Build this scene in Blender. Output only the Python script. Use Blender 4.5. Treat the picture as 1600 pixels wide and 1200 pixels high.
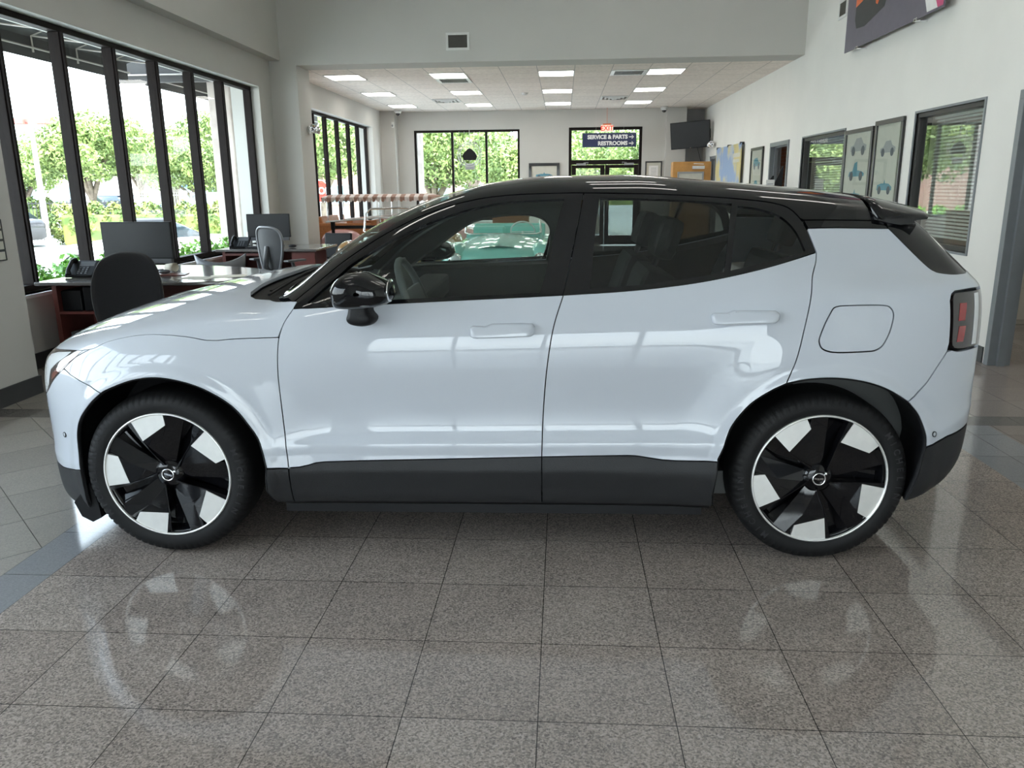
import bpy, bmesh, math, random
import numpy as np
from mathutils import Vector, Matrix
from mathutils.geometry import delaunay_2d_cdt
for _o in list(bpy.data.objects): bpy.data.objects.remove(_o)
SC = bpy.context.scene
COL = SC.collection
R_ = math.radians
random.seed(7)

# ---------------------------------------------------------------- camera
def make_camera():
    pitch, yaw, roll, h = .2464, -.0656, -.01056, 1.494
    cy, sy, cp, sp = math.cos(yaw), math.sin(yaw), math.cos(pitch), math.sin(pitch)
    fwd = Vector((sy*cp, cy*cp, -sp)); right = Vector((cy, -sy, 0)); up = right.cross(fwd)
    cr, sr = math.cos(roll), math.sin(roll)
    r2 = cr*right + sr*up; u2 = -sr*right + cr*up; b = -fwd
    cam = bpy.data.cameras.new('camera'); cam.sensor_width = 36; cam.lens = 1225*36/1600
    cam.clip_start = .05; cam.clip_end = 600
    o = bpy.data.objects.new('camera', cam); COL.objects.link(o)
    o.matrix_world = Matrix(((r2.x, u2.x, b.x, 0), (r2.y, u2.y, b.y, 0), (r2.z, u2.z, b.z, h), (0, 0, 0, 1)))
    SC.camera = o
make_camera()

# ---------------------------------------------------------------- daylight, exposure
WORLD_STRENGTH = 8.0
SUN_ENERGY = 15.0
EXPOSURE = 0.16
def make_world():
    w = bpy.data.worlds.new('daylight sky'); SC.world = w; w.use_nodes = True
    nt = w.node_tree; nt.nodes.clear()
    out = nt.nodes.new('ShaderNodeOutputWorld'); bg = nt.nodes.new('ShaderNodeBackground')
    tc = nt.nodes.new('ShaderNodeTexCoord'); sep = nt.nodes.new('ShaderNodeSeparateXYZ'); cr = nt.nodes.new('ShaderNodeValToRGB')
    nt.links.new(tc.outputs['Generated'], sep.inputs[0]); nt.links.new(sep.outputs['Z'], cr.inputs[0])
    e = cr.color_ramp.elements; e[0].position = 0; e[0].color = (.92, .96, 1, 1); e[1].position = .75; e[1].color = (.62, .78, 1, 1)
    nt.links.new(cr.outputs[0], bg.inputs['Color']); bg.inputs['Strength'].default_value = WORLD_STRENGTH
    nt.links.new(bg.outputs[0], out.inputs[0])
make_world()
def make_sun():
    l = bpy.data.lights.new('sun', 'SUN'); l.energy = SUN_ENERGY; l.angle = R_(1.0); l.color = (1, .95, .87)
    o = bpy.data.objects.new('sun', l); COL.objects.link(o)
    o.rotation_euler = Vector((.45, -.40, .95)).to_track_quat('Z', 'Y').to_euler()
make_sun()
def portal(name, loc, size, direction):
    l = bpy.data.lights.new(name, 'AREA'); l.shape = 'RECTANGLE'; l.size, l.size_y = size; l.energy = 1
    l.cycles.is_portal = True
    o = bpy.data.objects.new(name, l); COL.objects.link(o); o.location = loc
    o.rotation_euler = (-Vector(direction)).to_track_quat('Z', 'Y').to_euler()
portal('window_portal', (-4.72, 9.2, 1.8), (2.4, 6.2), (1, 0, 0))
portal('window_portal', (-4.72, 0.0, 1.8), (2.4, 7.6), (1, 0, 0))
portal('window_portal', (-4.72, 17.3, 1.8), (2.3, 4.0), (1, 0, 0))
portal('window_portal', (-.1, -4.45, 1.4), (5.0, 2.6), (0, 1, 0))
vs = SC.view_settings
vs.view_transform = 'Standard'; vs.look = 'None'; vs.gamma = 1; vs.use_curve_mapping = False; vs.exposure = EXPOSURE
SC.display_settings.display_device = 'sRGB'
cy_ = SC.cycles
cy_.max_bounces = 10; cy_.diffuse_bounces = 4; cy_.glossy_bounces = 5; cy_.transmission_bounces = 6; cy_.transparent_max_bounces = 24
cy_.use_denoising = True; cy_.sample_clamp_indirect = 8; cy_.caustics_reflective = False; cy_.caustics_refractive = False
cy_.blur_glossy = .5

# ---------------------------------------------------------------- materials
MATS = {}
def mat(name, color, rough=.5, metal=0, spec=.5, coat=0, var=.04, scale=12, bump=0, bscale=80, emit=None, estr=0, sheen=0, coat_rough=.03):
    """principled material whose colour and gloss vary a little with a procedural noise"""
    if name in MATS: return MATS[name]
    m = bpy.data.materials.new(name); m.use_nodes = True; nt = m.node_tree; N = nt.nodes; L = nt.links
    b = N['Principled BSDF']
    tc = N.new('ShaderNodeTexCoord'); no = N.new('ShaderNodeTexNoise'); no.inputs['Scale'].default_value = scale; no.inputs['Detail'].default_value = 3
    L.new(tc.outputs['Object'], no.inputs['Vector'])
    cr = N.new('ShaderNodeValToRGB'); e = cr.color_ramp.elements
    e[0].position = .3; e[0].color = [max(0, c*(1-var)) for c in color] + [1]
    e[1].position = .7; e[1].color = [min(1, c*(1+var)) for c in color] + [1]
    L.new(no.outputs['Fac'], cr.inputs[0]); L.new(cr.outputs[0], b.inputs['Base Color'])
    b.inputs['Roughness'].default_value = rough; b.inputs['Metallic'].default_value = metal
    b.inputs['Specular IOR Level'].default_value = spec
    b.inputs['Coat Weight'].default_value = coat; b.inputs['Coat Roughness'].default_value = coat_rough
    if sheen: b.inputs['Sheen Weight'].default_value = sheen
    if bump:
        n2 = N.new('ShaderNodeTexNoise'); n2.inputs['Scale'].default_value = bscale; L.new(tc.outputs['Object'], n2.inputs['Vector'])
        bp = N.new('ShaderNodeBump'); bp.inputs['Strength'].default_value = bump; bp.inputs['Distance'].default_value = .004
        L.new(n2.outputs['Fac'], bp.inputs['Height']); L.new(bp.outputs[0], b.inputs['Normal'])
    if emit:
        b.inputs['Emission Color'].default_value = (*emit, 1); b.inputs['Emission Strength'].default_value = estr
    MATS[name] = m; return m
def glass(name, tint=(1, 1, 1), trans=.9, refl=1.0, ior=1.5, rough=0.0):
    """thin pane: see-through, mirrors by fresnel"""
    if name in MATS: return MATS[name]
    m = bpy.data.materials.new(name); m.use_nodes = True; nt = m.node_tree; N = nt.nodes; L = nt.links
    N.clear(); out = N.new('ShaderNodeOutputMaterial'); mx = N.new('ShaderNodeMixShader'); tr = N.new('ShaderNodeBsdfTransparent'); gl = N.new('ShaderNodeBsdfGlossy')
    fr = N.new('ShaderNodeFresnel'); fr.inputs['IOR'].default_value = ior
    mu = N.new('ShaderNodeMath'); mu.operation = 'MULTIPLY'; mu.inputs[1].default_value = refl; mu.use_clamp = True
    no = N.new('ShaderNodeTexNoise'); no.inputs['Scale'].default_value = 1.5
    rp = N.new('ShaderNodeValToRGB'); e = rp.color_ramp.elements
    e[0].color = [c*trans*.985 for c in tint]+[1]; e[1].color = [min(1, c*trans*1.01) for c in tint]+[1]
    L.new(no.outputs['Fac'], rp.inputs[0]); L.new(rp.outputs[0], tr.inputs['Color'])
    gl.inputs['Roughness'].default_value = rough; gl.inputs['Color'].default_value = (1, 1, 1, 1)
    L.new(fr.outputs[0], mu.inputs[0])
    ge = N.new('ShaderNodeNewGeometry'); iv = N.new('ShaderNodeMath'); iv.operation = 'SUBTRACT'; iv.inputs[0].default_value = 1; m2 = N.new('ShaderNodeMath'); m2.operation = 'MULTIPLY'
    L.new(ge.outputs['Backfacing'], iv.inputs[1]); L.new(mu.outputs[0], m2.inputs[0]); L.new(iv.outputs[0], m2.inputs[1])   # a pane mirrors at its outer face only
    L.new(m2.outputs[0], mx.inputs[0]); L.new(tr.outputs[0], mx.inputs[1]); L.new(gl.outputs[0], mx.inputs[2]); L.new(mx.outputs[0], out.inputs[0])
    MATS[name] = m; return m
M = {}
M['paint'] = mat('pale blue white car paint', (.465, .495, .545), rough=.45, spec=.2, coat=1, coat_rough=.02, var=.008, scale=2)
M['gloss'] = mat('gloss black paint', (.004, .004, .005), rough=.03, spec=.42, var=.1)
M['clad'] = mat('dark grey plastic cladding', (.020, .0205, .022), rough=.5, spec=.3, bump=.2, bscale=400)
M['blackp'] = mat('black plastic', (.006, .006, .007), rough=.5, spec=.25, bump=.1)
M['rubber'] = mat('tyre rubber', (.0075, .0075, .008), rough=.6, spec=.25, bump=.15, bscale=150)
M['rubbertxt'] = mat('raised tyre rubber', (.02, .02, .022), rough=.45, spec=.3)
M['alu'] = mat('machined aluminium', (.80, .80, .78), rough=.42, metal=.75, var=.03, scale=30)
M['cabin'] = mat('charcoal cabin trim', (.055, .057, .055), rough=.6, bump=.1)
M['cabinlight'] = mat('grey cabin trim', (.16, .165, .165), rough=.6)
M['chrome'] = mat('bright chrome', (.85, .85, .86), rough=.08, metal=1)
M['red'] = mat('red lens', (.26, .006, .010), rough=.15, coat=1)
M['lampdark'] = mat('smoked lamp lens', (.022, .016, .016), rough=.08, coat=1)
M['lampwhite'] = mat('clear lamp insert', (.62, .64, .66), rough=.12, coat=1)
M['amber'] = mat('amber brown reflector', (.16, .035, .018), rough=.12, coat=1)
M['carglass'] = glass('car side glass', (.86, .95, .91), .90, .8)
M['wsglass'] = glass('windscreen glass', (.80, .90, .86), .5, .8)
M['tint'] = glass('dark tinted car glass', (.75, .85, .82), .30, .8)
M['pane'] = glass('window pane glass', (.97, 1, .99), .97, .45)
M['officepane'] = glass('office pane glass', (.95, 1, .98), .92, 1.7)
M['printglass'] = glass('picture glass', (.98, 1, .99), .95, .6)

# ---------------------------------------------------------------- mesh helpers
class MB:
    """collects shapes for ONE mesh object"""
    def __init__(s): s.v = []; s.f = []; s.mi = []; s.cur = 0; s.sm = []
    def add(s, vs_, fs_, smooth=False):
        n = len(s.v); s.v += [tuple(p) for p in vs_]; s.f += [tuple(i+n for i in f) for f in fs_]; s.mi += [s.cur]*len(fs_); s.sm += [smooth]*len(fs_); return s
    def m(s, i): s.cur = i; return s
    def box(s, x0, x1, y0, y1, z0, z1, T=None):
        v = [(x, y, z) for z in (z0, z1) for y in (y0, y1) for x in (x0, x1)]
        if T is not None: v = [tuple(T @ Vector(p)) for p in v]
        return s.add(v, [(0, 2, 3, 1), (4, 5, 7, 6), (0, 1, 5, 4), (2, 6, 7, 3), (0, 4, 6, 2), (1, 3, 7, 5)])
    def bbox(s, x0, x1, y0, y1, z0, z1, b=.005, T=None):
        """box with chamfered edges"""
        bm = bmesh.new(); bmesh.ops.create_cube(bm, size=1)
        for v in bm.verts: v.co = Vector(((x0+x1)/2+v.co.x*(x1-x0), (y0+y1)/2+v.co.y*(y1-y0), (z0+z1)/2+v.co.z*(z1-z0)))
        bmesh.ops.bevel(bm, geom=list(bm.edges), offset=b, segments=2, affect='EDGES', profile=.6)
        return s.bm(bm, T)
    def bm(s, bm, T=None, smooth=False):
        bm.verts.index_update()
        v = [((T @ a.co) if T is not None else a.co)[:] for a in bm.verts]; f = [[a.index for a in q.verts] for q in bm.faces]; bm.free()
        return s.add(v, f, smooth)
    def cyl(s, p0, p1, r0, r1=None, n=12, caps=True, smooth=True):
        p0 = Vector(p0); p1 = Vector(p1); r1 = r0 if r1 is None else r1; d = (p1-p0).normalized()
        a = d.orthogonal().normalized(); b = d.cross(a); v = []
        for p, r in ((p0, r0), (p1, r1)):
            for i in range(n): t = 2*math.pi*i/n; v.append(p+(a*math.cos(t)+b*math.sin(t))*r)
        s.add(v, [(i, (i+1) % n, n+(i+1) % n, n+i) for i in range(n)], smooth)
        if caps: s.add(v, [tuple(range(n))[::-1], tuple(range(n, 2*n))])
        return s
    def tube(s, pts, r, n=8, closed=False):
        pts = [Vector(p) for p in pts]; k = len(pts); v = []; up = None
        for i, p in enumerate(pts):
            a = pts[(i+1) % k] if (closed or i < k-1) else p; b_ = pts[i-1] if (closed or i > 0) else p
            d = (a-b_).normalized()
            if up is None: up = d.orthogonal().normalized()
            up = (up-d*up.dot(d)); up = up.normalized() if up.length > 1e-6 else d.orthogonal().normalized()
            w = d.cross(up); rr = r[i] if isinstance(r, (list, tuple)) else r
            for j in range(n): t = 2*math.pi*j/n; v.append(p+(up*math.cos(t)+w*math.sin(t))*rr)
        f = []
        for i in range(k if closed else k-1):
            for j in range(n):
                a0 = i*n+j; a1 = i*n+(j+1) % n; b0 = ((i+1) % k)*n+j; b1 = ((i+1) % k)*n+(j+1) % n; f.append((a0, a1, b1, b0))
        s.add(v, f, True)
        if not closed: s.add(v[:n], [tuple(range(n))[::-1]]); s.add(v[-n:], [tuple(range(n))])
        return s
    def lathe(s, prof, n=48, T=None, closed=False, smooth=True):
        """prof: (radius, height) along local z"""
        v = []; k = len(prof)
        for r, h in prof:
            for j in range(n): t = 2*math.pi*j/n; p = Vector((r*math.cos(t), r*math.sin(t), h)); v.append(T @ p if T is not None else p)
        f = []
        for i in range(k if closed else k-1):
            for j in range(n):
                a = i*n+j; b = i*n+(j+1) % n; c = ((i+1) % k)*n+(j+1) % n; d = ((i+1) % k)*n+j
                f.append((a, b, c, d))
        return s.add(v, f, smooth)
    def prism(s, poly, h0, h1, T=None, smooth=False):
        """poly in xy, extruded along z"""
        n = len(poly); v = [Vector((x, y, h0)) for x, y in poly]+[Vector((x, y, h1)) for x, y in poly]
        if T is not None: v = [T @ p for p in v]
        s.add(v, [tuple(range(n))[::-1], tuple(range(n, 2*n))])
        return s.add(v, [(i, (i+1) % n, n+(i+1) % n, n+i) for i in range(n)], smooth)
    def ell(s, c, r, nu=20, nv=12, p=1.0, T=None):
        v = []; f = []
        sg = lambda a: math.copysign(abs(a)**p, a)
        for i in range(nv+1):
            a = math.pi*i/nv-math.pi/2
            for j in range(nu):
                t = 2*math.pi*j/nu; q = Vector((c[0]+r[0]*sg(math.cos(a))*sg(math.cos(t)), c[1]+r[1]*sg(math.cos(a))*sg(math.sin(t)), c[2]+r[2]*sg(math.sin(a))))
                v.append(T @ q if T is not None else q)
        for i in range(nv):
            for j in range(nu): f.append((i*nu+j, i*nu+(j+1) % nu, (i+1)*nu+(j+1) % nu, (i+1)*nu+j))
        return s.add(v, f, True)
    def build(s, name, m, parent=None, loc=None, rotz=None, fixn=False):
        me = bpy.data.meshes.new(name); me.from_pydata(s.v, [], s.f)
        ms = m if isinstance(m, (list, tuple)) else [m]
        for q in ms: me.materials.append(q)
        me.polygons.foreach_set('material_index', s.mi); me.polygons.foreach_set('use_smooth', s.sm)
        if fixn:
            bm = bmesh.new(); bm.from_mesh(me); bmesh.ops.remove_doubles(bm, verts=bm.verts, dist=1e-5); bmesh.ops.recalc_face_normals(bm, faces=bm.faces); bm.to_mesh(me); bm.free()
        me.update()
        o = bpy.data.objects.new(name, me); COL.objects.link(o)
        if parent is not None: o.parent = parent
        if loc is not None: o.location = loc
        if rotz is not None: o.rotation_euler = (0, 0, rotz)
        return o
def tag(o, label, cat, group=None, kind=None):
    if label: o['label'] = label
    if cat: o['category'] = cat
    if group: o['group'] = group
    if kind: o['kind'] = kind
    return o
def thing(name, label, cat, loc=(0, 0, 0), rotz=0, group=None):
    o = bpy.data.objects.new(name, None); COL.objects.link(o); o.empty_display_size = .1
    o.location = loc; o.rotation_euler = (0, 0, rotz); return tag(o, label, cat, group)
def struct(name, mb, m, parent=None, **k):
    o = mb.build(name, m, parent, **k)
    if parent is None: o['kind'] = 'structure'
    return o
def copy_tree(o, loc=None, rotz=None, label=None, group=None, parent=None):
    c = o.copy(); COL.objects.link(c)
    if parent is not None: c.parent = parent
    for ch in list(o.children): copy_tree(ch, parent=c)
    if loc is not None: c.location = loc
    if rotz is not None: c.rotation_euler = (0, 0, rotz)
    if label: c['label'] = label
    if group: c['group'] = group
    return c
def text_mesh(txt, size, depth=.0005, align='CENTER', bold=0.0):
    cu = bpy.data.curves.new('t', 'FONT'); cu.body = txt; cu.size = size; cu.extrude = depth; cu.align_x = align; cu.align_y = 'CENTER'; cu.offset = bold; cu.resolution_u = 4
    o = bpy.data.objects.new('t', cu); COL.objects.link(o); dg = bpy.context.evaluated_depsgraph_get(); dg.update()
    me = bpy.data.meshes.new_from_object(o.evaluated_get(dg)); v = [p.co[:] for p in me.vertices]; f = [tuple(p.vertices) for p in me.polygons]
    bpy.data.objects.remove(o); bpy.data.curves.remove(cu); bpy.data.meshes.remove(me); return v, f
def add_text(mb, txt, size, T, depth=.0005, align='CENTER', bold=0.0):
    v, f = text_mesh(txt, size, depth, align, bold); return mb.add([T @ Vector(p) for p in v], f)
def frameT(origin, xdir, ydir):
    x = Vector(xdir).normalized(); y = Vector(ydir).normalized(); z = x.cross(y); o = Vector(origin)
    return Matrix(((x.x, y.x, z.x, o.x), (x.y, y.y, z.y, o.y), (x.z, y.z, z.z, o.z), (0, 0, 0, 1)))
# ================================================================ the showroom
XR, XL, XG, YH, ZC2, YB, ZTOP = 3.57, -4.56, -4.74, 12.72, 3.35, 20.65, 5.6
def floor_mat():
    m = bpy.data.materials.new('polished granite tiles'); m.use_nodes = True; nt = m.node_tree; N = nt.nodes; L = nt.links; b = N['Principled BSDF']
    geo = N.new('ShaderNodeNewGeometry'); sep = N.new('ShaderNodeSeparateXYZ'); L.new(geo.outputs['Position'], sep.inputs[0])
    def math_(op, a, c=None, d=None):
        n = N.new('ShaderNodeMath'); n.operation = op
        for i, q in enumerate((a, c, d)):
            if q is None: continue
            if isinstance(q, (int, float)): n.inputs[i].default_value = q
            else: L.new(q, n.inputs[i])
        return n.outputs[0]
    def mixc(f, a, c):
        n = N.new('ShaderNodeMix'); n.data_type = 'RGBA'; L.new(f, n.inputs[0])
        for i, q in ((6, a), (7, c)):
            if isinstance(q, tuple): n.inputs[i].default_value = q
            else: L.new(q, n.inputs[i])
        return n.outputs[2]
    X, Y = sep.outputs['X'], sep.outputs['Y']
    def brick(vec_loc, rot, size, c1, c2):
        mp = N.new('ShaderNodeMapping'); L.new(geo.outputs['Position'], mp.inputs['Vector']); mp.vector_type = 'TEXTURE'
        mp.inputs['Location'].default_value = vec_loc; mp.inputs['Rotation'].default_value = (0, 0, rot)
        t = N.new('ShaderNodeTexBrick'); L.new(mp.outputs[0], t.inputs['Vector']); t.offset = 0; t.squash = 1
        t.inputs['Scale'].default_value = 1; t.inputs['Brick Width'].default_value = size; t.inputs['Row Height'].default_value = size
        t.inputs['Mortar Size'].default_value = .0016; t.inputs['Mortar Smooth'].default_value = .1; t.inputs['Bias'].default_value = 0
        t.inputs['Color1'].default_value = c1; t.inputs['Color2'].default_value = c2; t.inputs['Mortar'].default_value = (.03, .027, .025, 1); return t
    T = .3961
    main = brick((-1.2525, 1.952, 0), 0, T, (.222, .192, .178, 1), (.260, .229, .214, 1))
    diag = brick((-2.24, 2.98, 0), R_(45), T, (.28, .26, .238, 1), (.32, .298, .272, 1))
    strip = brick((-2.243, 2.348, 0), 0, T, (.22, .225, .24, 1), (.25, .255, .27, 1))
    stripb = brick((-2.243, 4.92, 0), 0, T, (.14, .135, .13, 1), (.155, .15, .14, 1))
    inx = math_('MULTIPLY', math_('GREATER_THAN', X, -2.045), math_('LESS_THAN', X, 2.31))
    inxs = math_('MULTIPLY', math_('GREATER_THAN', X, -2.243), math_('LESS_THAN', X, 2.69))
    yb = math_('LESS_THAN', Y, 4.92); ybs = math_('LESS_THAN', Y, 5.12)
    right = math_('GREATER_THAN', X, 2.69)
    # speckle of the polished granite
    vo = N.new('ShaderNodeTexVoronoi'); vo.inputs['Scale'].default_value = 190; L.new(geo.outputs['Position'], vo.inputs['Vector'])
    no = N.new('ShaderNodeTexNoise'); no.inputs['Scale'].default_value = 120; no.inputs['Detail'].default_value = 4; L.new(geo.outputs['Position'], no.inputs['Vector'])
    n2 = N.new('ShaderNodeTexNoise'); n2.inputs['Scale'].default_value = 3; L.new(geo.outputs['Position'], n2.inputs['Vector'])
    sp = N.new('ShaderNodeSeparateColor'); L.new(vo.outputs['Color'], sp.inputs[0])
    g = math_('ADD', math_('MULTIPLY', sp.outputs[0], .55), math_('MULTIPLY', no.outputs['Fac'], .75))
    g = math_('ADD', g, math_('MULTIPLY', math_('SUBTRACT', n2.outputs['Fac'], .5), .25))
    cr = N.new('ShaderNodeValToRGB'); L.new(g, cr.inputs[0]); e = cr.color_ramp.elements; e[0].position = .3; e[0].color = (.52, .51, .50, 1); e[1].position = .98; e[1].color = (1.75, 1.7, 1.62, 1)
    def mul(c, f):
        n = N.new('ShaderNodeMix'); n.data_type = 'RGBA'; n.blend_type = 'MULTIPLY'; n.inputs[0].default_value = 1; L.new(c, n.inputs[6]); L.new(f, n.inputs[7]); return n.outputs[2]
    main_c = mul(main.outputs['Color'], cr.outputs[0])
    cr2 = N.new('ShaderNodeValToRGB'); L.new(g, cr2.inputs[0]); e = cr2.color_ramp.elements; e[0].position = .3; e[0].color = (.88, .88, .88, 1); e[1].position = .98; e[1].color = (1.12, 1.12, 1.1, 1)
    out = mixc(right, mul(diag.outputs['Color'], cr2.outputs[0]), mul(main.outputs['Color'], cr2.outputs[0]))
    sfront = mul(strip.outputs['Color'], cr2.outputs[0]); sback = mul(stripb.outputs['Color'], cr2.outputs[0])
    c = mixc(ybs, out, sback)
    # outside the field in x, ahead of the back strip
    front = mixc(inxs, out, mixc(inx, sfront, main_c))
    c = mixc(yb, c, front)
    L.new(c, b.inputs['Base Color']); b.inputs['Roughness'].default_value = .07
    b.inputs['Specular IOR Level'].default_value = .5
    r = math_('ADD', math_('MULTIPLY', no.outputs['Fac'], .05), .045); L.new(r, b.inputs['Roughness'])
    bp = N.new('ShaderNodeBump'); bp.inputs['Strength'].default_value = .25; bp.inputs['Distance'].default_value = .001
    L.new(math_('SUBTRACT', 1, math_('MAXIMUM', math_('MULTIPLY', main.outputs['Fac'], inx), 0)), bp.inputs['Height']); L.new(bp.outputs[0], b.inputs['Normal'])
    return m
M['floor'] = floor_mat()
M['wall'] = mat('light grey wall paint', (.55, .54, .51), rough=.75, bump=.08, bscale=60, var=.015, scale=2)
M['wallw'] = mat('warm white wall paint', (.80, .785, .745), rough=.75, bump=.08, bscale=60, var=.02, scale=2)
M['wallg'] = mat('mid grey wall surface', (.36, .37, .38), rough=.75, bump=.05, var=.02)
M['base'] = mat('charcoal rubber baseboard', (.045, .047, .05), rough=.45, bump=.05)
M['frame'] = mat('bronze window frame', (.016, .012, .011), rough=.6, spec=.12, metal=.0, var=.08)
M['sill'] = mat('white sill board', (.75, .75, .75), rough=.4)
M['steel'] = mat('grey painted steel', (.20, .215, .23), rough=.4, var=.03)
M['tile'] = None
def ceil_mat():
    m = bpy.data.materials.new('suspended ceiling tiles'); m.use_nodes = True; nt = m.node_tree; N = nt.nodes; L = nt.links; b = N['Principled BSDF']
    geo = N.new('ShaderNodeNewGeometry'); mp = N.new('ShaderNodeMapping'); mp.vector_type = 'TEXTURE'; mp.inputs['Location'].default_value = (-.43, 12.9, 0)
    L.new(geo.outputs['Position'], mp.inputs[0]); t = N.new('ShaderNodeTexBrick'); L.new(mp.outputs[0], t.inputs['Vector']); t.offset = 0
    t.inputs['Scale'].default_value = 1; t.inputs['Brick Width'].default_value = .61; t.inputs['Row Height'].default_value = .61; t.inputs['Mortar Size'].default_value = .006
    t.inputs['Color1'].default_value = (.84, .77, .71, 1); t.inputs['Color2'].default_value = (.90, .83, .77, 1); t.inputs['Mortar'].default_value = (.48, .45, .43, 1)
    mp2 = N.new('ShaderNodeMapping'); mp2.inputs['Scale'].default_value = (18, 60, 18); L.new(geo.outputs['Position'], mp2.inputs[0])
    no = N.new('ShaderNodeTexNoise'); no.inputs['Scale'].default_value = 1; no.inputs['Detail'].default_value = 4; L.new(mp2.outputs[0], no.inputs['Vector'])
    cr = N.new('ShaderNodeValToRGB'); e = cr.color_ramp.elements; e[0].position = .35; e[0].color = (.86, .85, .84, 1); e[1].position = .6; e[1].color = (1.08, 1.08, 1.08, 1); L.new(no.outputs['Fac'], cr.inputs[0])
    mx = N.new('ShaderNodeMix'); mx.data_type = 'RGBA'; mx.blend_type = 'MULTIPLY'; mx.inputs[0].default_value = 1; L.new(t.outputs['Color'], mx.inputs[6]); L.new(cr.outputs[0], mx.inputs[7])
    L.new(mx.outputs[2], b.inputs['Base Color']); b.inputs['Roughness'].default_value = .85; return m
M['tile'] = ceil_mat()

def wallx(name, x0, x1, y0, y1, z0, z1, holes, m, axis='y'):
    """a wall slab with rectangular holes, given along its length: (a0, a1, z0, z1)"""
    mb = MB()
    a0, a1 = (y0, y1) if axis == 'y' else (x0, x1)
    xs = sorted({a0, a1, *[h[0] for h in holes], *[h[1] for h in holes]}); zs = sorted({z0, z1, *[h[2] for h in holes], *[h[3] for h in holes]})
    xs = [v for v in xs if a0 <= v <= a1]; zs = [v for v in zs if z0 <= v <= z1]
    for i in range(len(xs)-1):
        # merge cells vertically
        run = None
        for j in range(len(zs)-1):
            cx, cz = (xs[i]+xs[i+1])/2, (zs[j]+zs[j+1])/2; solid = not any(h[0] < cx < h[1] and h[2] < cz < h[3] for h in holes)
            if solid: run = (run[0] if run else zs[j], zs[j+1])
            if run and (not solid or j == len(zs)-2):
                if axis == 'y': mb.box(x0, x1, xs[i], xs[i+1], run[0], run[1])
                else: mb.box(xs[i], xs[i+1], y0, y1, run[0], run[1])
                run = None
    return struct(name, mb, m)
struct('floor', MB().box(-5.0, 8.0, -4.9, 21.3, -.12, 0), M['floor'])
# left wall: showroom window, unseen one added for daylight, back room window
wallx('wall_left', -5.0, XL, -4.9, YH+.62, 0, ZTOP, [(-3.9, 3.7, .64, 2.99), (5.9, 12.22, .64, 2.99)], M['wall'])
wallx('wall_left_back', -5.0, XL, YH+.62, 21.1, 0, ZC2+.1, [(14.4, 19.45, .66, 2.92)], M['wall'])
struct('wall_left_pier', MB().box(XL, -3.99, 4.3, 5.58, 0, ZTOP), M['wall'])
struct('baseboard_left_pier', MB().box(XL, -3.975, 4.285, 5.595, 0, .135), M['base'])
struct('baseboard_left', MB().box(XL, XL+.015, 5.6, YH, 0, .135), M['base'])
# a deep painted soffit runs above the windows
struct('trim_1', MB().box(XL, -4.38, -4.9, YH, 3.42, ZTOP), M['wall'])
# header wall between the tall showroom and the low back room, with its stub at the window side
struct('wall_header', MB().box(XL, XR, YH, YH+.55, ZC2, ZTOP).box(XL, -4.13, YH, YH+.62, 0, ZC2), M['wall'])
struct('baseboard_header', MB().box(XL+.015, -4.118, YH-.012, YH+.632, 0, .135), M['base'])
wallx('wall_right', XR, XR+.15, -4.9, 21.2, 0, ZTOP, [(5.60, 6.66, 0, 2.13), (7.26, 8.60, .88, 2.17), (10.66, 12.48, .88, 2.15), (13.25, 14.30, 0, 2.12), (19.1, 20.0, 0, 2.1)], M['wallw'])
struct('baseboard_right', MB().box(XR-.012, XR, -4.9, 5.5, 0, .135).box(XR-.012, XR, 6.76, 13.15, 0, .135).box(XR-.012, XR, 14.4, 19.0, 0, .135), M['base'])
# back wall
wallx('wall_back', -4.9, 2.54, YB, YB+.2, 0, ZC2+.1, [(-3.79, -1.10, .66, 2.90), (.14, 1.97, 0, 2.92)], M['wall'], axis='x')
struct('wall_back_corner', MB().box(2.54, 3.03, YB-.12, YB+.9, 0, ZC2+.1), M['wall'])
struct('wall_back_recess', MB().box(3.03, XR, YB+.55, YB+.75, 0, ZC2+.1), M['wallg'])  # added recess, set deeper and greyed so this end reads dark
struct('wall_back_left_pier', MB().box(XL, -4.20, YB-.35, YB, 0, ZC2+.1), M['wall'])
struct('baseboard_back', MB().box(-4.2, .05, YB-.012, YB, 0, .135).box(2.06, 2.54, YB-.012, YB, 0, .135), M['base'])
# ceilings
struct('ceiling', MB().box(XL, XR, YH+.55, YB+.8, ZC2, ZC2+.1), M['tile'])
struct('ceiling_showroom', MB().box(-5.0, XR+.2, -4.95, YH+.6, ZTOP, ZTOP+.2), M['wallw'])
struct('roof', MB().box(-5.2, 8.4, -5.2, 21.6, ZTOP+.2, ZTOP+.5).box(-5.0, XR+.15, YH+.55, 21.4, ZC2+.1, ZC2+.3), M['wallg'])
# wall behind the viewer with the street entrance glazing
wallx('wall_front', -5.0, XR+.15, -4.9, -4.6, 0, ZTOP, [(-2.4, 2.2, .1, 2.45)], M['wall'], axis='x')

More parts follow.
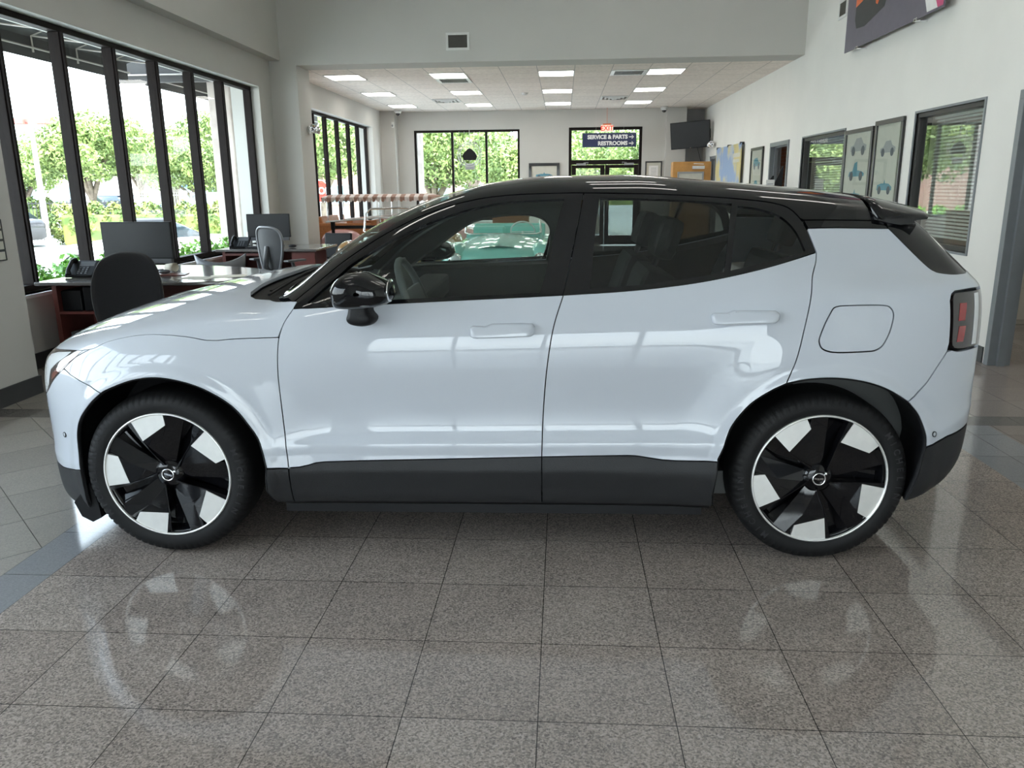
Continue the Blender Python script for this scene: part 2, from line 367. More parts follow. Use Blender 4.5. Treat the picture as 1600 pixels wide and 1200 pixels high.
# ---- window glazing
def glazing(name, axis, c, a0, a1, z0, z1, mull, d=.11, w=.055, horizontals=(), m=None, pm=None):
    """frame with mullions; the panes are its children"""
    mb = MB()
    def bar(u0, u1, v0, v1, dd=d):
        if axis == 'y': mb.bbox(c-dd/2, c+dd/2, u0, u1, v0, v1, .006)
        else: mb.bbox(u0, u1, c-dd/2, c+dd/2, v0, v1, .006)
    bar(a0, a1, z0, z0+w); bar(a0, a1, z1-w, z1); bar(a0, a0+w, z0+w, z1-w); bar(a1-w, a1, z0+w, z1-w)
    for q in mull:
        bar(q-w/2, q+w/2, z0+w, z1-w)
        # the groove lines of the mullion: a second, narrower bar standing proud
        if axis == 'y': mb.bbox(c+d/2, c+d/2+.022, q-w*.28, q+w*.28, z0+w, z1-w, .003)
    for z in horizontals: bar(a0, a1, z-w/2, z+w/2, d*.9)
    f = mb.build(name, m or M['frame'])
    f['kind'] = 'structure'
    cuts = [a0+w/2]+list(mull)+[a1-w/2]
    for i in range(len(cuts)-1):
        p = MB(); u0, u1 = cuts[i]+.01, cuts[i+1]-.01
        if axis == 'y': p.box(c-.003, c+.003, u0, u1, z0+.02, z1-.02)
        else: p.box(u0, u1, c-.003, c+.003, z0+.02, z1-.02)
        p.build('pane', pm or M['pane'], f)
    return f
glazing('window_1', 'y', XG, 5.9, 12.22, .64, 2.99, [6.72, 7.60, 8.48, 9.37, 10.27, 11.18, 12.08][:6])
glazing('window_2', 'y', XG, 14.4, 19.45, .66, 2.92, [15.26, 16.06, 16.92, 17.80, 18.62], d=.07, w=.05)
glazing('window_3', 'x', YB+.1, -3.79, -1.10, .66, 2.90, [-2.82, -1.95])
glazing('window_added', 'y', XG, -3.9, 3.7, .64, 2.99, [-3.0, -2.1, -1.2, -.3, .6, 1.5, 2.4, 3.2])  # unseen window towards the viewer, added to let in daylight
glazing('window_5', 'x', -4.75, -2.4, 2.2, .1, 2.45, [-1.25, -.1, 1.05])
struct('trim_2', MB().box(XG+.06, XL+.02, 5.9, 12.22, .61, .64), M['sill'])
struct('trim_3', MB().box(XG+.06, XL+.02, 14.4, 19.45, .63, .66), M['sill'])
struct('trim_4', MB().box(-3.79, -1.10, YB-.015, YB+.05, .63, .66), M['sill'])

# ---- showroom ceiling troffers (high up, mirrored in the paintwork) and the back room's
M['lightpanel'] = mat('lit lamp diffuser', (.95, .95, .92), rough=.4, emit=(1, .97, .90), estr=9)
M['lightframe'] = mat('white enamelled steel', (.70, .70, .68), rough=.4)
def troffer(name, x0, x1, y0, y1, z, label, group):
    t = thing(name, label, 'ceiling light', ((x0+x1)/2, (y0+y1)/2, z), 0, group); hx, hy = (x1-x0)/2, (y1-y0)/2
    mb = MB(); w = .02
    mb.box(-hx, hx, -hy, -hy+w, -.012, .004).box(-hx, hx, hy-w, hy, -.012, .004).box(-hx, -hx+w, -hy, hy, -.012, .004).box(hx-w, hx, -hy, hy, -.012, .004)
    mb.build('frame', M['lightframe'], t); MB().box(-hx+w, hx-w, -hy+w, hy-w, -.008, -.002).build('diffuser', M['lightpanel'], t); return t
cols = [(-4.05, 'leftmost'), (-2.26, 'left middle'), (-.43, 'right middle'), (1.40, 'rightmost')]
t0 = None
for x, nx in cols:
    for y, ny in ((13.84, 'front'), (16.36, 'middle'), (18.80, 'back')):
        lab = f'lit square ceiling light in the {ny} row of the back room, {nx} column'
        if t0 is None: t0 = troffer('ceiling_light', x, x+.61, y, y+.64, ZC2, lab, 'square lights of the back room ceiling')
        else: copy_tree(t0, (x+.305, y+.32, ZC2), label=lab)
th0 = None
for x, y in ((-3.0, -1.5), (-3.0, 2.0), (-3.0, 5.5), (-3.0, 9.0), (3.0, 5.5), (3.0, 9.0), (.9, 5.5), (.9, 7.6), (.9, 9.7)):
    where = {-3.0: 'window side', 3.0: 'poster side', .9: 'middle'}[x]; dist = {-1.5: 'nearest the street glazing', 2.0: 'second from the street glazing', 5.5: 'above the white car', 9.0: 'nearest the header wall', 7.6: 'second from the header wall', 9.7: 'nearest the header wall'}[y]
    lab = f'long lit lamp on the high showroom ceiling, {where} row, {dist}'
    if th0 is None: th0 = troffer('ceiling_light', x-.6, x+.6, y-.16, y+.16, ZTOP, lab, 'long lights of the showroom ceiling')
    else: copy_tree(th0, (x, y, ZTOP), label=lab)
# ---------------------------------------------------------------- the car body surface: P(x, s), x along the car, s round its section
XS=np.array([-2.13,-2.10,-2.05,-1.97,-1.88,-1.76,-1.6,-1.42,-1.2,-1.0,-.87,-.80,-.7,-.55,-.4,-.2,0,.3,.6,.9,1.15,1.35,1.55,1.64,1.70,1.80,1.88,1.94,1.99,2.03,2.06,2.08])
PLAN=np.array([.0,.25,.43,.597,.713,.805,.880,.905,.908,.899,.894,.891,.890,.889,.888,.888,.888,.889,.892,.900,.912,.915,.905,.893,.882,.850,.805,.74,.63,.48,.28,.0])
ZC=np.array([.62,.70,.775,.845,.90,.945,.993,1.037,1.088,1.115,1.10,1.15,1.240,1.335,1.408,1.475,1.520,1.545,1.545,1.522,1.500,1.48,1.453,1.44,1.405,1.325,1.25,1.185,1.10,1.0,.92,.85])
ZB=np.array([.58,.655,.715,.775,.815,.85,.895,.935,.970,.995,1.005,1.02,1.035,1.045,1.05,1.055,1.06,1.07,1.08,1.09,1.10,1.11,1.115,1.12,1.12,1.12,1.12,1.105,1.06,.97,.90,.82])
ZLO=np.array([.36,.27,.21,.17,.15,.14,.15,.18,.20,.205,.205,.20,.20,.20,.20,.20,.20,.20,.20,.20,.20,.205,.215,.225,.235,.27,.32,.37,.42,.47,.50,.52])
def _pchip(x,y,q):
    h=np.diff(x); d=np.diff(y)/h; m=np.zeros_like(y)
    for i in range(1,len(x)-1):
        if d[i-1]*d[i]>0:
            w1=2*h[i]+h[i-1]; w2=h[i]+2*h[i-1]; m[i]=(w1+w2)/(w1/d[i-1]+w2/d[i])
    m[0]=d[0]; m[-1]=d[-1]
    i=np.clip(np.searchsorted(x,q)-1,0,len(x)-2); t=(q-x[i])/h[i]
    return (2*t**3-3*t**2+1)*y[i]+(t**3-2*t**2+t)*h[i]*m[i]+(-2*t**3+3*t**2)*y[i+1]+(t**3-t**2)*h[i]*m[i+1]
XG=np.arange(-2.13,2.0801,.005)
def _tab(y,sm=6):
    t=_pchip(XS,np.asarray(y,float),XG); k=np.exp(-.5*(np.arange(-3*sm,3*sm+1)/sm)**2); k/=k.sum()
    n=3*sm; pad=np.concatenate([2*t[0]-t[n:0:-1],t,2*t[-1]-t[-2:-n-2:-1]]); return np.convolve(pad,k,'valid')
def _sstep(a,b,v): t=np.clip((v-a)/(b-a),0,1); return t*t*(3-2*t)
def build_rows():
    pl=_tab(PLAN,4); zc=_tab(ZC,5); zb=_tab(ZB,6); zl=_tab(ZLO,5); x=XG
    cab=_sstep(-.95,.05,x)          # 0 hood .. 1 cabin
    rear=_sstep(1.75,1.95,x)
    rows=[]
    hb=zb-zl
    def R(y,z): rows.append((y,z))
    R(pl*.82,zl-.02); R(pl*.965,zl+.02*hb)
    R(pl*.990,zl+.15*hb); R(pl*1.004,zl+.335*hb); R(pl*1.004,zl+.355*hb)
    dish=_sstep(-.86,-.6,x)*(1-_sstep(.75,1.02,x))
    R(pl*.993-.022*dish,zl+.41*hb); R(pl*.996-.020*dish,zl+.54*hb)
    R(pl-.006*dish,zl+.66*hb); R(pl*.997+.006*dish,zl+.80*hb); R(pl*.982,zl+.91*hb); R(pl*.945,zb)
    # above break: hood mode vs cabin mode
    H=zc-zb
    hy=[.89,.78,.62,.42,.2,0.]; hz=[.25,.52,.74,.89,.97,1.]
    # cabin
    tum=[.91,.81,.715,.62,.38,0.]; tz=[.14,.45,.75,.93,.99,1.]
    ry=[.90,.80,.68,.52,.27,0.]; rz=[.16,.45,.72,.90,.98,1.]
    pg=np.maximum(pl,.001)
    nar=1-.10*_sstep(1.0,1.8,x)
    for k in range(6):
        yh=pl*hy[k]; yc=.90*tum[k]*nar*np.minimum(1,pl/.84)
        yr=pl*ry[k]
        y=yh*(1-cab)+yc*cab; z=hz[k]*(1-cab)+tz[k]*cab
        y=y*(1-rear)+yr*rear; z=z*(1-rear)+rz[k]*rear
        R(y,zb+H*z)
    return np.array([[a for a in r] for r in rows])  # K,2,N
ROWS=build_rows(); K=len(ROWS)
# mirrored past the centre for C1 at the crown, doubled at the bottom
CT=np.concatenate([2*ROWS[:1]-ROWS[1:2],ROWS,np.stack([ROWS[-2]*np.array([[-1],[1]]),ROWS[-3]*np.array([[-1],[1]])])])
SMAX=float(K-1)
def flare(x,z):
    out=0
    for wx in (-1.30,1.325):
        r=np.hypot(x-wx,(z-.375)); out=out+.012*(1-_sstep(.415,.47,r))+.010*(1-_sstep(.46,.62,r))
    return out
def P(x,s):
    x=np.asarray(x,float); s=np.asarray(s,float)
    g=np.clip((x-XG[0])/.005,0,len(XG)-1.001); i=g.astype(int); f=g-i
    j=np.clip(s.astype(int),0,K-1); t=s-j
    b=[(1-t)**3/6,(3*t**3-6*t**2+4)/6,(-3*t**3+3*t**2+3*t+1)/6,t**3/6]
    y=0;z=0
    for q in range(4):
        c0=CT[j+q,:,i]; c1=CT[j+q,:,i+1]
        y=y+b[q]*(c0[...,0]*(1-f)+c1[...,0]*f); z=z+b[q]*(c0[...,1]*(1-f)+c1[...,1]*f)
    w=_sstep(.55,.75,y)
    cl=np.clip(np.minimum((z-.30)/.08,(.455-z)/.065),0,1)*_sstep(-.92,-.86,x)*(1-_sstep(.88,.95,x))
    y=y+(flare(x,z)+.012*cl)*w
    return np.stack([x,y,z],-1)
def normal(x,s,e=2e-3):
    a=P(np.minimum(x+e,2.08),s)-P(np.maximum(x-e,-2.13),s); b=P(x,np.minimum(s+.01,SMAX+.01))-P(x,np.maximum(s-.01,0))
    n=np.cross(b,a); n/=np.maximum(np.linalg.norm(n,axis=-1,keepdims=True),1e-9)
    return n
def s_of(x,z):
    ss=np.linspace(0,SMAX,800); zz=P(np.full(800,x),ss)[:,2]; zz=np.maximum.accumulate(zz)
    return float(np.interp(z,zz,ss))
# ================================================================ the pale blue white electric crossover
CAR = thing('electric_crossover_car', 'pale blue white crossover car with black roof filling the showroom foreground', 'car', (-.3161, 3.8437, 0), R_(.998))
def s_many(x, z):
    x = np.asarray(x, float); out = np.zeros(len(x)); ss = np.linspace(0, SMAX, 900)
    for i in range(len(x)):
        zz = np.maximum.accumulate(P(np.full(900, x[i]), ss)[:, 2]); out[i] = np.interp(z[i], zz, ss)
    return out
def s_by_y(x, y):
    ss = np.linspace(5, SMAX, 700); yy = np.minimum.accumulate(P(np.full(700, x), ss)[:, 1]); return float(np.interp(-y, -yy, ss))
def cr_(pts, n=6):
    """Catmull-Rom through (x,z) points"""
    p = [np.array(q, float) for q in pts]; out = []
    for i in range(len(p)-1):
        a = p[i-1] if i else 2*p[0]-p[1]; b = p[i]; c = p[i+1]; d = p[i+2] if i+2 < len(p) else 2*p[-1]-p[-2]
        for k in range(n):
            t = k/n; out.append(tuple(.5*((2*b)+(-a+c)*t+(2*a-5*b+4*c-d)*t*t+(-a+3*b-3*c+d)*t**3)))
    out.append(tuple(p[-1])); return out
SK = .11   # metres per section parameter, for the plane the panels are cut in
def to_uv(pts):
    uv = []; q = [(i, p) for i, p in enumerate(pts) if len(p) == 2 and p[1] is not None]
    sv = s_many([p[0] for _, p in q], [p[1] for _, p in q]); d = {i: s for (i, _), s in zip(q, sv)}
    for i, p in enumerate(pts):
        if i in d: uv.append((p[0], d[i]*SK))
        elif p[1] is None: uv.append((p[0], SMAX*SK))
        else: uv.append((p[0], s_by_y(p[0], p[1])*SK))
    return uv
def area2(p): return sum(p[i-1][0]*p[i][1]-p[i][0]*p[i-1][1] for i in range(len(p)))
def inset(poly, g):
    """shrink a polygon in the cutting plane by g, leaving centre-line points on the centre line"""
    if area2(poly) < 0: poly = poly[::-1]
    q = []
    for p in poly:
        if not q or math.hypot(p[0]-q[-1][0], p[1]-q[-1][1]) > 1e-5: q.append(p)
    if math.hypot(q[0][0]-q[-1][0], q[0][1]-q[-1][1]) < 1e-5: q.pop()
    poly = q; n = len(poly); out = []
    for i in range(n):
        a = np.array(poly[i-1]); b = np.array(poly[i]); c = np.array(poly[(i+1) % n])
        d1 = (b-a)/max(np.linalg.norm(b-a), 1e-9); d2 = (c-b)/max(np.linalg.norm(c-b), 1e-9)
        n1 = np.array((-d1[1], d1[0])); n2 = np.array((-d2[1], d2[0])); m = n1+n2; l = np.linalg.norm(m)
        m = n1 if l < 1e-6 else m/l; k = g/max(.35, float(m@n1))
        p = b+m*k
        if poly[i][1] >= SMAX*SK-1e-6: p[1] = SMAX*SK
        out.append((float(p[0]), float(min(p[1], SMAX*SK))))
    return out
def inpoly(x, y, poly):
    x = np.asarray(x); y = np.asarray(y); c = np.zeros(len(x), bool); n = len(poly)
    for i in range(n):
        x0, y0 = poly[i-1]; x1, y1 = poly[i]
        if y0 == y1: continue
        t = ((y0 > y) != (y1 > y)) & (x < (x1-x0)*(y-y0)/(y1-y0)+x0); c ^= t
    return c
def cut(outline, holes=(), g=.0022, step=.022):
    """triangulate the outline minus holes in the cutting plane -> uv, tris, boundary loops"""
    loops = [inset(to_uv(outline), g)]+[inset(to_uv(h), -g if g > 0 else 0) for h in holes]
    pts = []; edges = []
    for l in loops:
        n0 = len(pts); L2 = []
        for i in range(len(l)):
            a = l[i]; b = l[(i+1) % len(l)]; k = max(1, int(math.hypot(b[0]-a[0], b[1]-a[1])/step))
            for j in range(k): L2.append((a[0]+(b[0]-a[0])*j/k, a[1]+(b[1]-a[1])*j/k))
        pts += L2; edges += [(n0+i, n0+(i+1) % len(L2)) for i in range(len(L2))]
    nb = len(pts); B = np.array(pts)
    gx = np.arange(B[:, 0].min(), B[:, 0].max(), step); gy = np.arange(B[:, 1].min(), B[:, 1].max(), step*.75)
    X, Y = np.meshgrid(gx, gy); X = X.ravel(); Y = Y.ravel()
    ok = inpoly(X, Y, loops[0])
    for h in loops[1:]: ok &= ~inpoly(X, Y, h)
    X = X[ok]; Y = Y[ok]
    if len(X):
        d = np.min(np.hypot(X[:, None]-B[None, :, 0], Y[:, None]-B[None, :, 1]), axis=1); k = d > step*.45; X = X[k]; Y = Y[k]
    pts += list(zip(X.tolist(), Y.tolist()))
    r = delaunay_2d_cdt([Vector(p) for p in pts], edges, [], 0, 1e-6)
    V = np.array([p[:] for p in r[0]]); F = np.array([f[:] for f in r[2]])
    c = V[F].mean(axis=1); ok = inpoly(c[:, 0], c[:, 1], loops[0])
    for h in loops[1:]: ok &= ~inpoly(c[:, 0], c[:, 1], h)
    a = np.abs((V[F[:, 1], 0]-V[F[:, 0], 0])*(V[F[:, 2], 1]-V[F[:, 0], 1])-(V[F[:, 2], 0]-V[F[:, 0], 0])*(V[F[:, 1], 1]-V[F[:, 0], 1]))
    return V, F[ok & (a > 1e-9)]
def panel(name, outline, m, parent=CAR, side=1, holes=(), g=.0022, lift=0., thick=.014, centre=False, step=.022, key=None, data=None):
    """a body panel: the outline laid on the body surface, with its edges folded in"""
    V, F = data if data is not None else cut(outline, holes, g, step)
    x = V[:, 0]; s = V[:, 1]/SK; n = normal(x, s); p = P(x, s)
    p = p+n*lift
    # consistent winding: outward
    t = p[F]; fn = np.cross(t[:, 1]-t[:, 0], t[:, 2]-t[:, 0]); flip = (fn*n[F].mean(1)).sum(1) < 0
    F = F.copy(); F[flip] = F[flip][:, ::-1]
    cnt = {}
    for f in F:
        for a, b in ((f[0], f[1]), (f[1], f[2]), (f[2], f[0])): cnt[(a, b)] = 1
    bnd = [(a, b) for (a, b) in cnt if (b, a) not in cnt and not (centre and s[a] > SMAX-1e-4 and s[b] > SMAX-1e-4)]
    bv = sorted({i for e in bnd for i in e}); N0 = len(p)
    ia = {v: N0+i for i, v in enumerate(bv)}; ib = {v: N0+len(bv)+i for i, v in enumerate(bv)}
    verts = np.concatenate([p, p[bv], p[bv]-n[bv]*thick]); faces = [tuple(int(i) for i in f) for f in F]
    nrm = np.concatenate([n, n[bv], n[bv]])
    nf = len(faces)
    faces += [(ia[a], ib[a], ib[b], ia[b]) for a, b in bnd]
    def build(sd, vv, nn, ff):
        q = vv.copy(); q[:, 1] *= -sd; k = nn.copy(); k[:, 1] *= -sd
        return q, k, ([f[::-1] for f in ff] if sd > 0 else ff)
    A = build(side, verts, nrm, faces); VV, NN, FF = A
    smooth = [True]*nf+[False]*(len(faces)-nf)
    if centre:
        B = build(-side, verts, nrm, faces); o_ = len(VV)
        VV = np.concatenate([A[0], B[0]]); NN = np.concatenate([A[1], B[1]]); FF = A[2]+[tuple(i+o_ for i in f) for f in B[2]]; smooth = smooth*2
    me = bpy.data.meshes.new(name); me.from_pydata([tuple(v) for v in VV], [], FF); me.materials.append(m)
    me.polygons.foreach_set('use_smooth', smooth); me.update()
    if thick > 0 or True:
        # loop normals: analytic on the skin, face normal on the folded edge
        ln = np.zeros((len(me.loops), 3)); li = np.zeros(len(me.loops), int); me.loops.foreach_get('vertex_index', li); ln[:] = NN[li]
        for pl_ in me.polygons:
            if not pl_.use_smooth:
                for l in pl_.loop_indices: ln[l] = pl_.normal
        me.normals_split_custom_set([tuple(v) for v in ln])
    o = bpy.data.objects.new(name, me); COL.objects.link(o); o.parent = parent
    return o
def both(name, outline, m, **k):
    d = cut(outline, k.get('holes', ()), k.get('g', .0022), k.get('step', .022)); k.pop('holes', None)
    par = k.pop('parents', (CAR, CAR))
    return [panel(name, None, m, side=sd, data=d, parent=par[i], **k) for i, sd in enumerate((1, -1))]

# ---- outlines on the body, (x along the car, z up) in metres; (x, y, 'y') fixes the half width instead; (x, None) is the centre line
hoodcut = cr_([(-1.87, .842), (-1.743, .860), (-1.591, .878), (-1.514, .909), (-1.41, .933), (-1.308, .942), (-1.179, .936), (-1.094, .922)])+cr_([(-1.05, .921), (-.972, .927), (-.81, .932)], 3)
doorfront_up = cr_([(-.746, 1.062), (-.756, 1.035), (-.787, .985), (-.805, .930), (-.813, .858), (-.816, .774), (-.814, .700), (-.809, .571), (-.799, .403)])
doorfront_low = [(-.798, .403), (-.801, .34), (-.802, .292), (-.803, .235)]
gap = cr_([(-.765, 1.058), (-.673, 1.136), (-.570, 1.220), (-.412, 1.318), (-.239, 1.396), (-.064, 1.443), (.106, 1.463), (.312, 1.468), (.389, 1.468), (.663, 1.461), (.892, 1.448), (1.069, 1.432), (1.150, 1.419), (1.200, 1.400), (1.236, 1.362), (1.256, 1.323), (1.267, 1.289), (1.281, 1.237)])
gapf = [p for p in gap if p[0] <= .387]+[(.389, 1.468)]
gapr = [(.389, 1.468)]+[p for p in gap if p[0] > .391]
beltf = cr_([(-.756, 1.036), (-.569, 1.046), (-.375, 1.056), (-.141, 1.067), (.112, 1.078), (.305, 1.087)], 3)
beltr = cr_([(.305, 1.087), (.537, 1.101), (.719, 1.119), (.865, 1.140), (1.011, 1.169), (1.162, 1.205), (1.281, 1.237)], 4)
doormid_hi = cr_([(.389, 1.468), (.366, 1.361), (.340, 1.242), (.322, 1.161), (.305, 1.087)], 4)
doormid_lo = cr_([(.305, 1.087), (.270, .98), (.250, .871), (.236, .746), (.226, .585), (.222, .450)], 5)
doormid_clad = [(.222, .450), (.222, .370), (.222, .296), (.222, .235)]
doorrear = cr_([(1.281, 1.237), (1.272, 1.201), (1.250, 1.154), (1.238, 1.109), (1.214, 1.006), (1.189, .886), (1.172, .825), (1.147, .763)], 4)
archr_front = cr_([(1.147, .763), (1.085, .729), (1.016, .675), (.957, .591), (.927, .505), (.909, .455)])
archr_top = cr_([(1.612, .688), (1.529, .737), (1.440, .769), (1.331, .785), (1.225, .780), (1.147, .763)])
archr_back = cr_([(1.705, .506), (1.694, .563), (1.661, .632), (1.612, .688)])
archf = cr_([(-1.53, .715), (-1.499, .731), (-1.397, .769), (-1.292, .782), (-1.181, .764), (-1.09, .727), (-1.002, .665), (-.944, .587), (-.903, .509), (-.884, .405)])
archf_front = cr_([(-1.53, .715), (-1.583, .672), (-1.645, .605), (-1.676, .545), (-1.689, .475), (-1.690, .375)])
clad_f = [(-.884, .405), (-.798, .403)]
clad_d1 = [(-.798, .403), (-.755, .405), (-.720, .412), (-.690, .421), (-.655, .425), (-.315, .435), (.222, .450)]
clad_d2 = [(.222, .450), (.565, .459), (.600, .457), (.643, .450), (.700, .442), (.743, .440), (.909, .444)]
glassf = cr_([(-.700, 1.061), (-.601, 1.150), (-.541, 1.203), (-.422, 1.273), (-.300, 1.331), (-.146, 1.388), (.024, 1.428), (.165, 1.441), (.308, 1.444)])+[(.275, 1.333), (.245, 1.215), (.213, 1.102)]+cr_([(.21, 1.098), (-.042, 1.087), (-.307, 1.076), (-.545, 1.066), (-.69, 1.059)], 3)
glassr = cr_([(.453, 1.447), (.637, 1.443), (.814, 1.434), (.972, 1.421)], 3)+[(.943, 1.297), (.919, 1.178)]+cr_([(.915, 1.172), (.80, 1.152), (.70, 1.138), (.598, 1.126), (.409, 1.114)], 3)+[(.427, 1.277)]
glassq = cr_([(.997, 1.412), (1.060, 1.404), (1.112, 1.391), (1.150, 1.376), (1.182, 1.352), (1.209, 1.318), (1.224, 1.285), (1.237, 1.246)], 4)+[(1.228, 1.240), (1.088, 1.208), (.946, 1.178), (.970, 1.292)]
hatch = cr_([(1.532, 1.441), (1.528, 1.402), (1.552, 1.358), (1.591, 1.319), (1.656, 1.243), (1.712, 1.178), (1.732, 1.162), (1.753, 1.155), (1.800, 1.150), (1.869, 1.150)], 4)
hatch_lo = [p for p in hatch if p[1] <= 1.3191]
hatch_hi = [p for p in hatch if p[1] >= 1.3189]
roofend = [(1.21, 1.392), (1.238, 1.362), (1.25, 1.3555)]
wsedge = [(-.862, .685, 'y'), (-.78, .64, 'y'), (-.70, .605, 'y'), (-.55, .563, 'y'), (-.40, .530, 'y'), (-.25, .505, 'y'), (-.12, .480, 'y'), (-.07, .455, 'y'), (-.05, .38, 'y'), (-.035, .20, 'y'), (-.03, None)]
hoodback = [(-.746, 1.062), (-.80, 1.058), (-.894, 1.054), (-.955, .685, 'y'), (-.985, .655, 'y'), (-1.005, .60, 'y'), (-1.005, .45, 'y'), (-.99, .30, 'y'), (-.975, .15, 'y'), (-.97, None)]
lamp_low = cr_([(-1.591, .878), (-1.665, .843), (-1.738, .790), (-1.818, .730), (-1.870, .683), (-1.93, .64)])

# bonnet
panel('bonnet', hoodcut+[(-.807, .935), (-.805, .94), (-.787, .985), (-.756, 1.035)]+hoodback+[(-2.03, None), (-2.03, .12, 'y'), (-2.02, .25, 'y'), (-1.99, .42, 'y'), (-1.95, .53, 'y'), (-1.91, .60, 'y')], M['paint'], centre=True, step=.025)
cowl = panel('cowl', [(-.955, .685, 'y'), (-.985, .655, 'y'), (-1.005, .60, 'y'), (-1.005, .45, 'y'), (-.99, .30, 'y'), (-.975, .15, 'y'), (-.97, None), (-.872, None), (-.870, .3, 'y'), (-.862, .685, 'y'), (-.80, 1.065), (-.80, 1.058), (-.894, 1.054)], M['blackp'], centre=True, g=-.004, lift=-.022)
panel('windscreen', wsedge+[(-.872, None), (-.870, .3, 'y')], M['wsglass'], centre=True, lift=-.002, thick=.005)
panel('roof', [p for p in gap if p[1] > 1.3565 or p[0] < 1.0]+roofend[2:]+[(1.418, 1.353), (1.567, 1.349)]+[p for p in hatch_hi[::-1] if p[1] > 1.35]+[(1.537, .35, 'y'), (1.542, None)]+wsedge[::-1]+[(-.80, 1.068)], M['gloss'], centre=True, g=.002, step=.025)
panel('headliner', [p for p in gap if p[1] > 1.3565 or p[0] < 1.0]+roofend[2:]+[(1.418, 1.353), (1.50, 1.351), (1.50, None)]+wsedge[::-1]+[(-.80, 1.068)], M['cabin'], centre=True, g=.01, lift=-.045, thick=.0, step=.05)
both('roof_side_trim', [(1.25, 1.355), (1.418, 1.352), (1.567, 1.348), (1.591, 1.320), (1.412, 1.325), (1.263, 1.326)], M['gloss'], g=.0015, lift=-.001)
panel('rear_window', hatch_lo+[(1.93, 1.148), (1.955, None), (1.66, None), (1.655, .3, 'y'), (1.60, .5, 'y'), (1.575, .545, 'y')], M['gloss'], centre=True, g=.002, lift=-.001)
panel('tailgate', [(1.935, 1.146), (1.935, .98), (1.935, .875), (1.942, .70), (1.945, .60), (2.01, .60), (2.0795, .60), (2.0795, .75), (2.0795, None), (1.957, None)], M['paint'], centre=True, g=.003)
MB().bbox(2.03, 2.0785, -.10, .10, .60, .86, .01).build('tailgate_centre', M['paint'], CAR); MB().bbox(-2.128, -2.06, -.12, .12, .42, .66, .01).build('bumper_centre', M['paint'], CAR)
# rear spoiler: a wedge standing off the rear window
def spoiler():
    sec = []
    for i in range(25):
        y = -.62+1.24*i/24; a = abs(y)/.62; xt = 1.868-.125*a**2.2; x0 = 1.536
        def top(x): s = s_by_y(x, abs(y)*.98 if abs(y) > .01 else .01); return float(P(np.array([x]), np.array([s]))[0, 2])
        z0 = top(x0)+.004; ztip = 1.392-.022*a**2
        pts = [(x0, z0)]+[(x0+(xt-x0)*t, z0+(ztip-z0)*(t**1.25)) for t in (.2, .4, .6, .8, .93)]+[(xt, ztip-.004), (xt-.004, ztip-.016), (xt-.05, ztip-.022), (1.69, 1.355-.03*a*a), (1.64, 1.345-.03*a*a)]
        if a > .93: pts = [(x, 1.352+(z-1.352)*(1-(a-.93)/.07*.45)) for x, z in pts]
        sec.append([(x, -y, z) for x, z in pts])
    mb = MB(); k = len(sec[0]); v = [p for s_ in sec for p in s_]; f = []
    for i in range(24):
        for j in range(k): f.append((i*k+j, (i+1)*k+j, (i+1)*k+(j+1) % k, i*k+(j+1) % k))
    mb.add(v, f, True); mb.add(sec[0], [tuple(range(k))]); mb.add(sec[-1], [tuple(range(k))[::-1]])
    o = mb.build('rear_spoiler', M['gloss'], CAR, fixn=True)
spoiler()
# wings, quarters, bumpers
both('front_wing', [(-1.591, .878), (-1.665, .843), (-1.737, .790)]+[(-1.69, .772), (-1.633, .755), (-1.58, .737)]+archf+[(-.798, .403)]+[p for p in doorfront_up[::-1] if p[1] < .931]+hoodcut[::-1][:-13], M['paint'], step=.013)
both('front_headlamp', [p for p in hoodcut if p[0] < -1.59]+[(-1.591, .878)]+lamp_low+[(-2.02, .62), (-2.045, .66), (-2.045, .74), (-2.00, .80), (-1.95, .815), (-1.91, .835)], M['lampdark'], thick=.03)
_fb = [(-1.737, .788)]+[p for p in lamp_low if p[0] < -1.738]+[(-2.02, .62), (-2.048, .66), (-2.048, .745), (-2.03, .79), (-2.035, .12, 'y'), (-2.035, None), (-2.13, None), (-2.1295, .60), (-2.1295, .42), (-2.0, .36), (-1.92, .345), (-1.826, .348), (-1.747, .362), (-1.690, .375)]+archf_front[::-1]+[(-1.58, .737), (-1.633, .755), (-1.69, .772)]
panel('front_bumper', _fb, M['paint'], centre=True)
panel('lower_front_bumper', [(-1.690, .373), (-1.747, .360), (-1.826, .346), (-1.92, .343), (-2.0, .357), (-2.1295, .41), (-2.13, .36), (-2.05, .22), (-1.95, .17), (-1.85, .155), (-1.76, .148), (-1.70, .19), (-1.692, .28)], M['clad'], centre=False)
panel('lower_front_bumper', [(-1.690, .373), (-1.747, .360), (-1.826, .346), (-1.92, .343), (-2.0, .357), (-2.1295, .41), (-2.13, .36), (-2.05, .22), (-1.95, .17), (-1.85, .155), (-1.76, .148), (-1.70, .19), (-1.692, .28)], M['clad'], side=-1)
flap = cr_([(1.340, 1.051), (1.318, 1.046), (1.305, 1.034), (1.28, .985), (1.262, .935), (1.261, .915), (1.270, .896), (1.290, .885), (1.33, .879), (1.439, .882), (1.470, .886), (1.492, .898), (1.506, .918), (1.522, .955), (1.533, 1.005), (1.532, 1.025), (1.522, 1.042), (1.500, 1.051), (1.42, 1.053), (1.34, 1.051)], 3)[:-1]
_q = [(1.26, 1.325), (1.412, 1.324), (1.589, 1.319)]+hatch_lo+[(1.93, 1.148), (1.932, 1.10), (1.905, 1.099), (1.783, 1.096), (1.766, 1.085), (1.758, 1.061), (1.764, .905), (1.758, .872), (1.722, .815), (1.684, .757), (1.640, .708)]+archr_top+doorrear[::-1]+[(1.267, 1.289), (1.258, 1.318)]
qs = both('rear_quarter', _q, M['paint'], holes=[flap], step=.014)
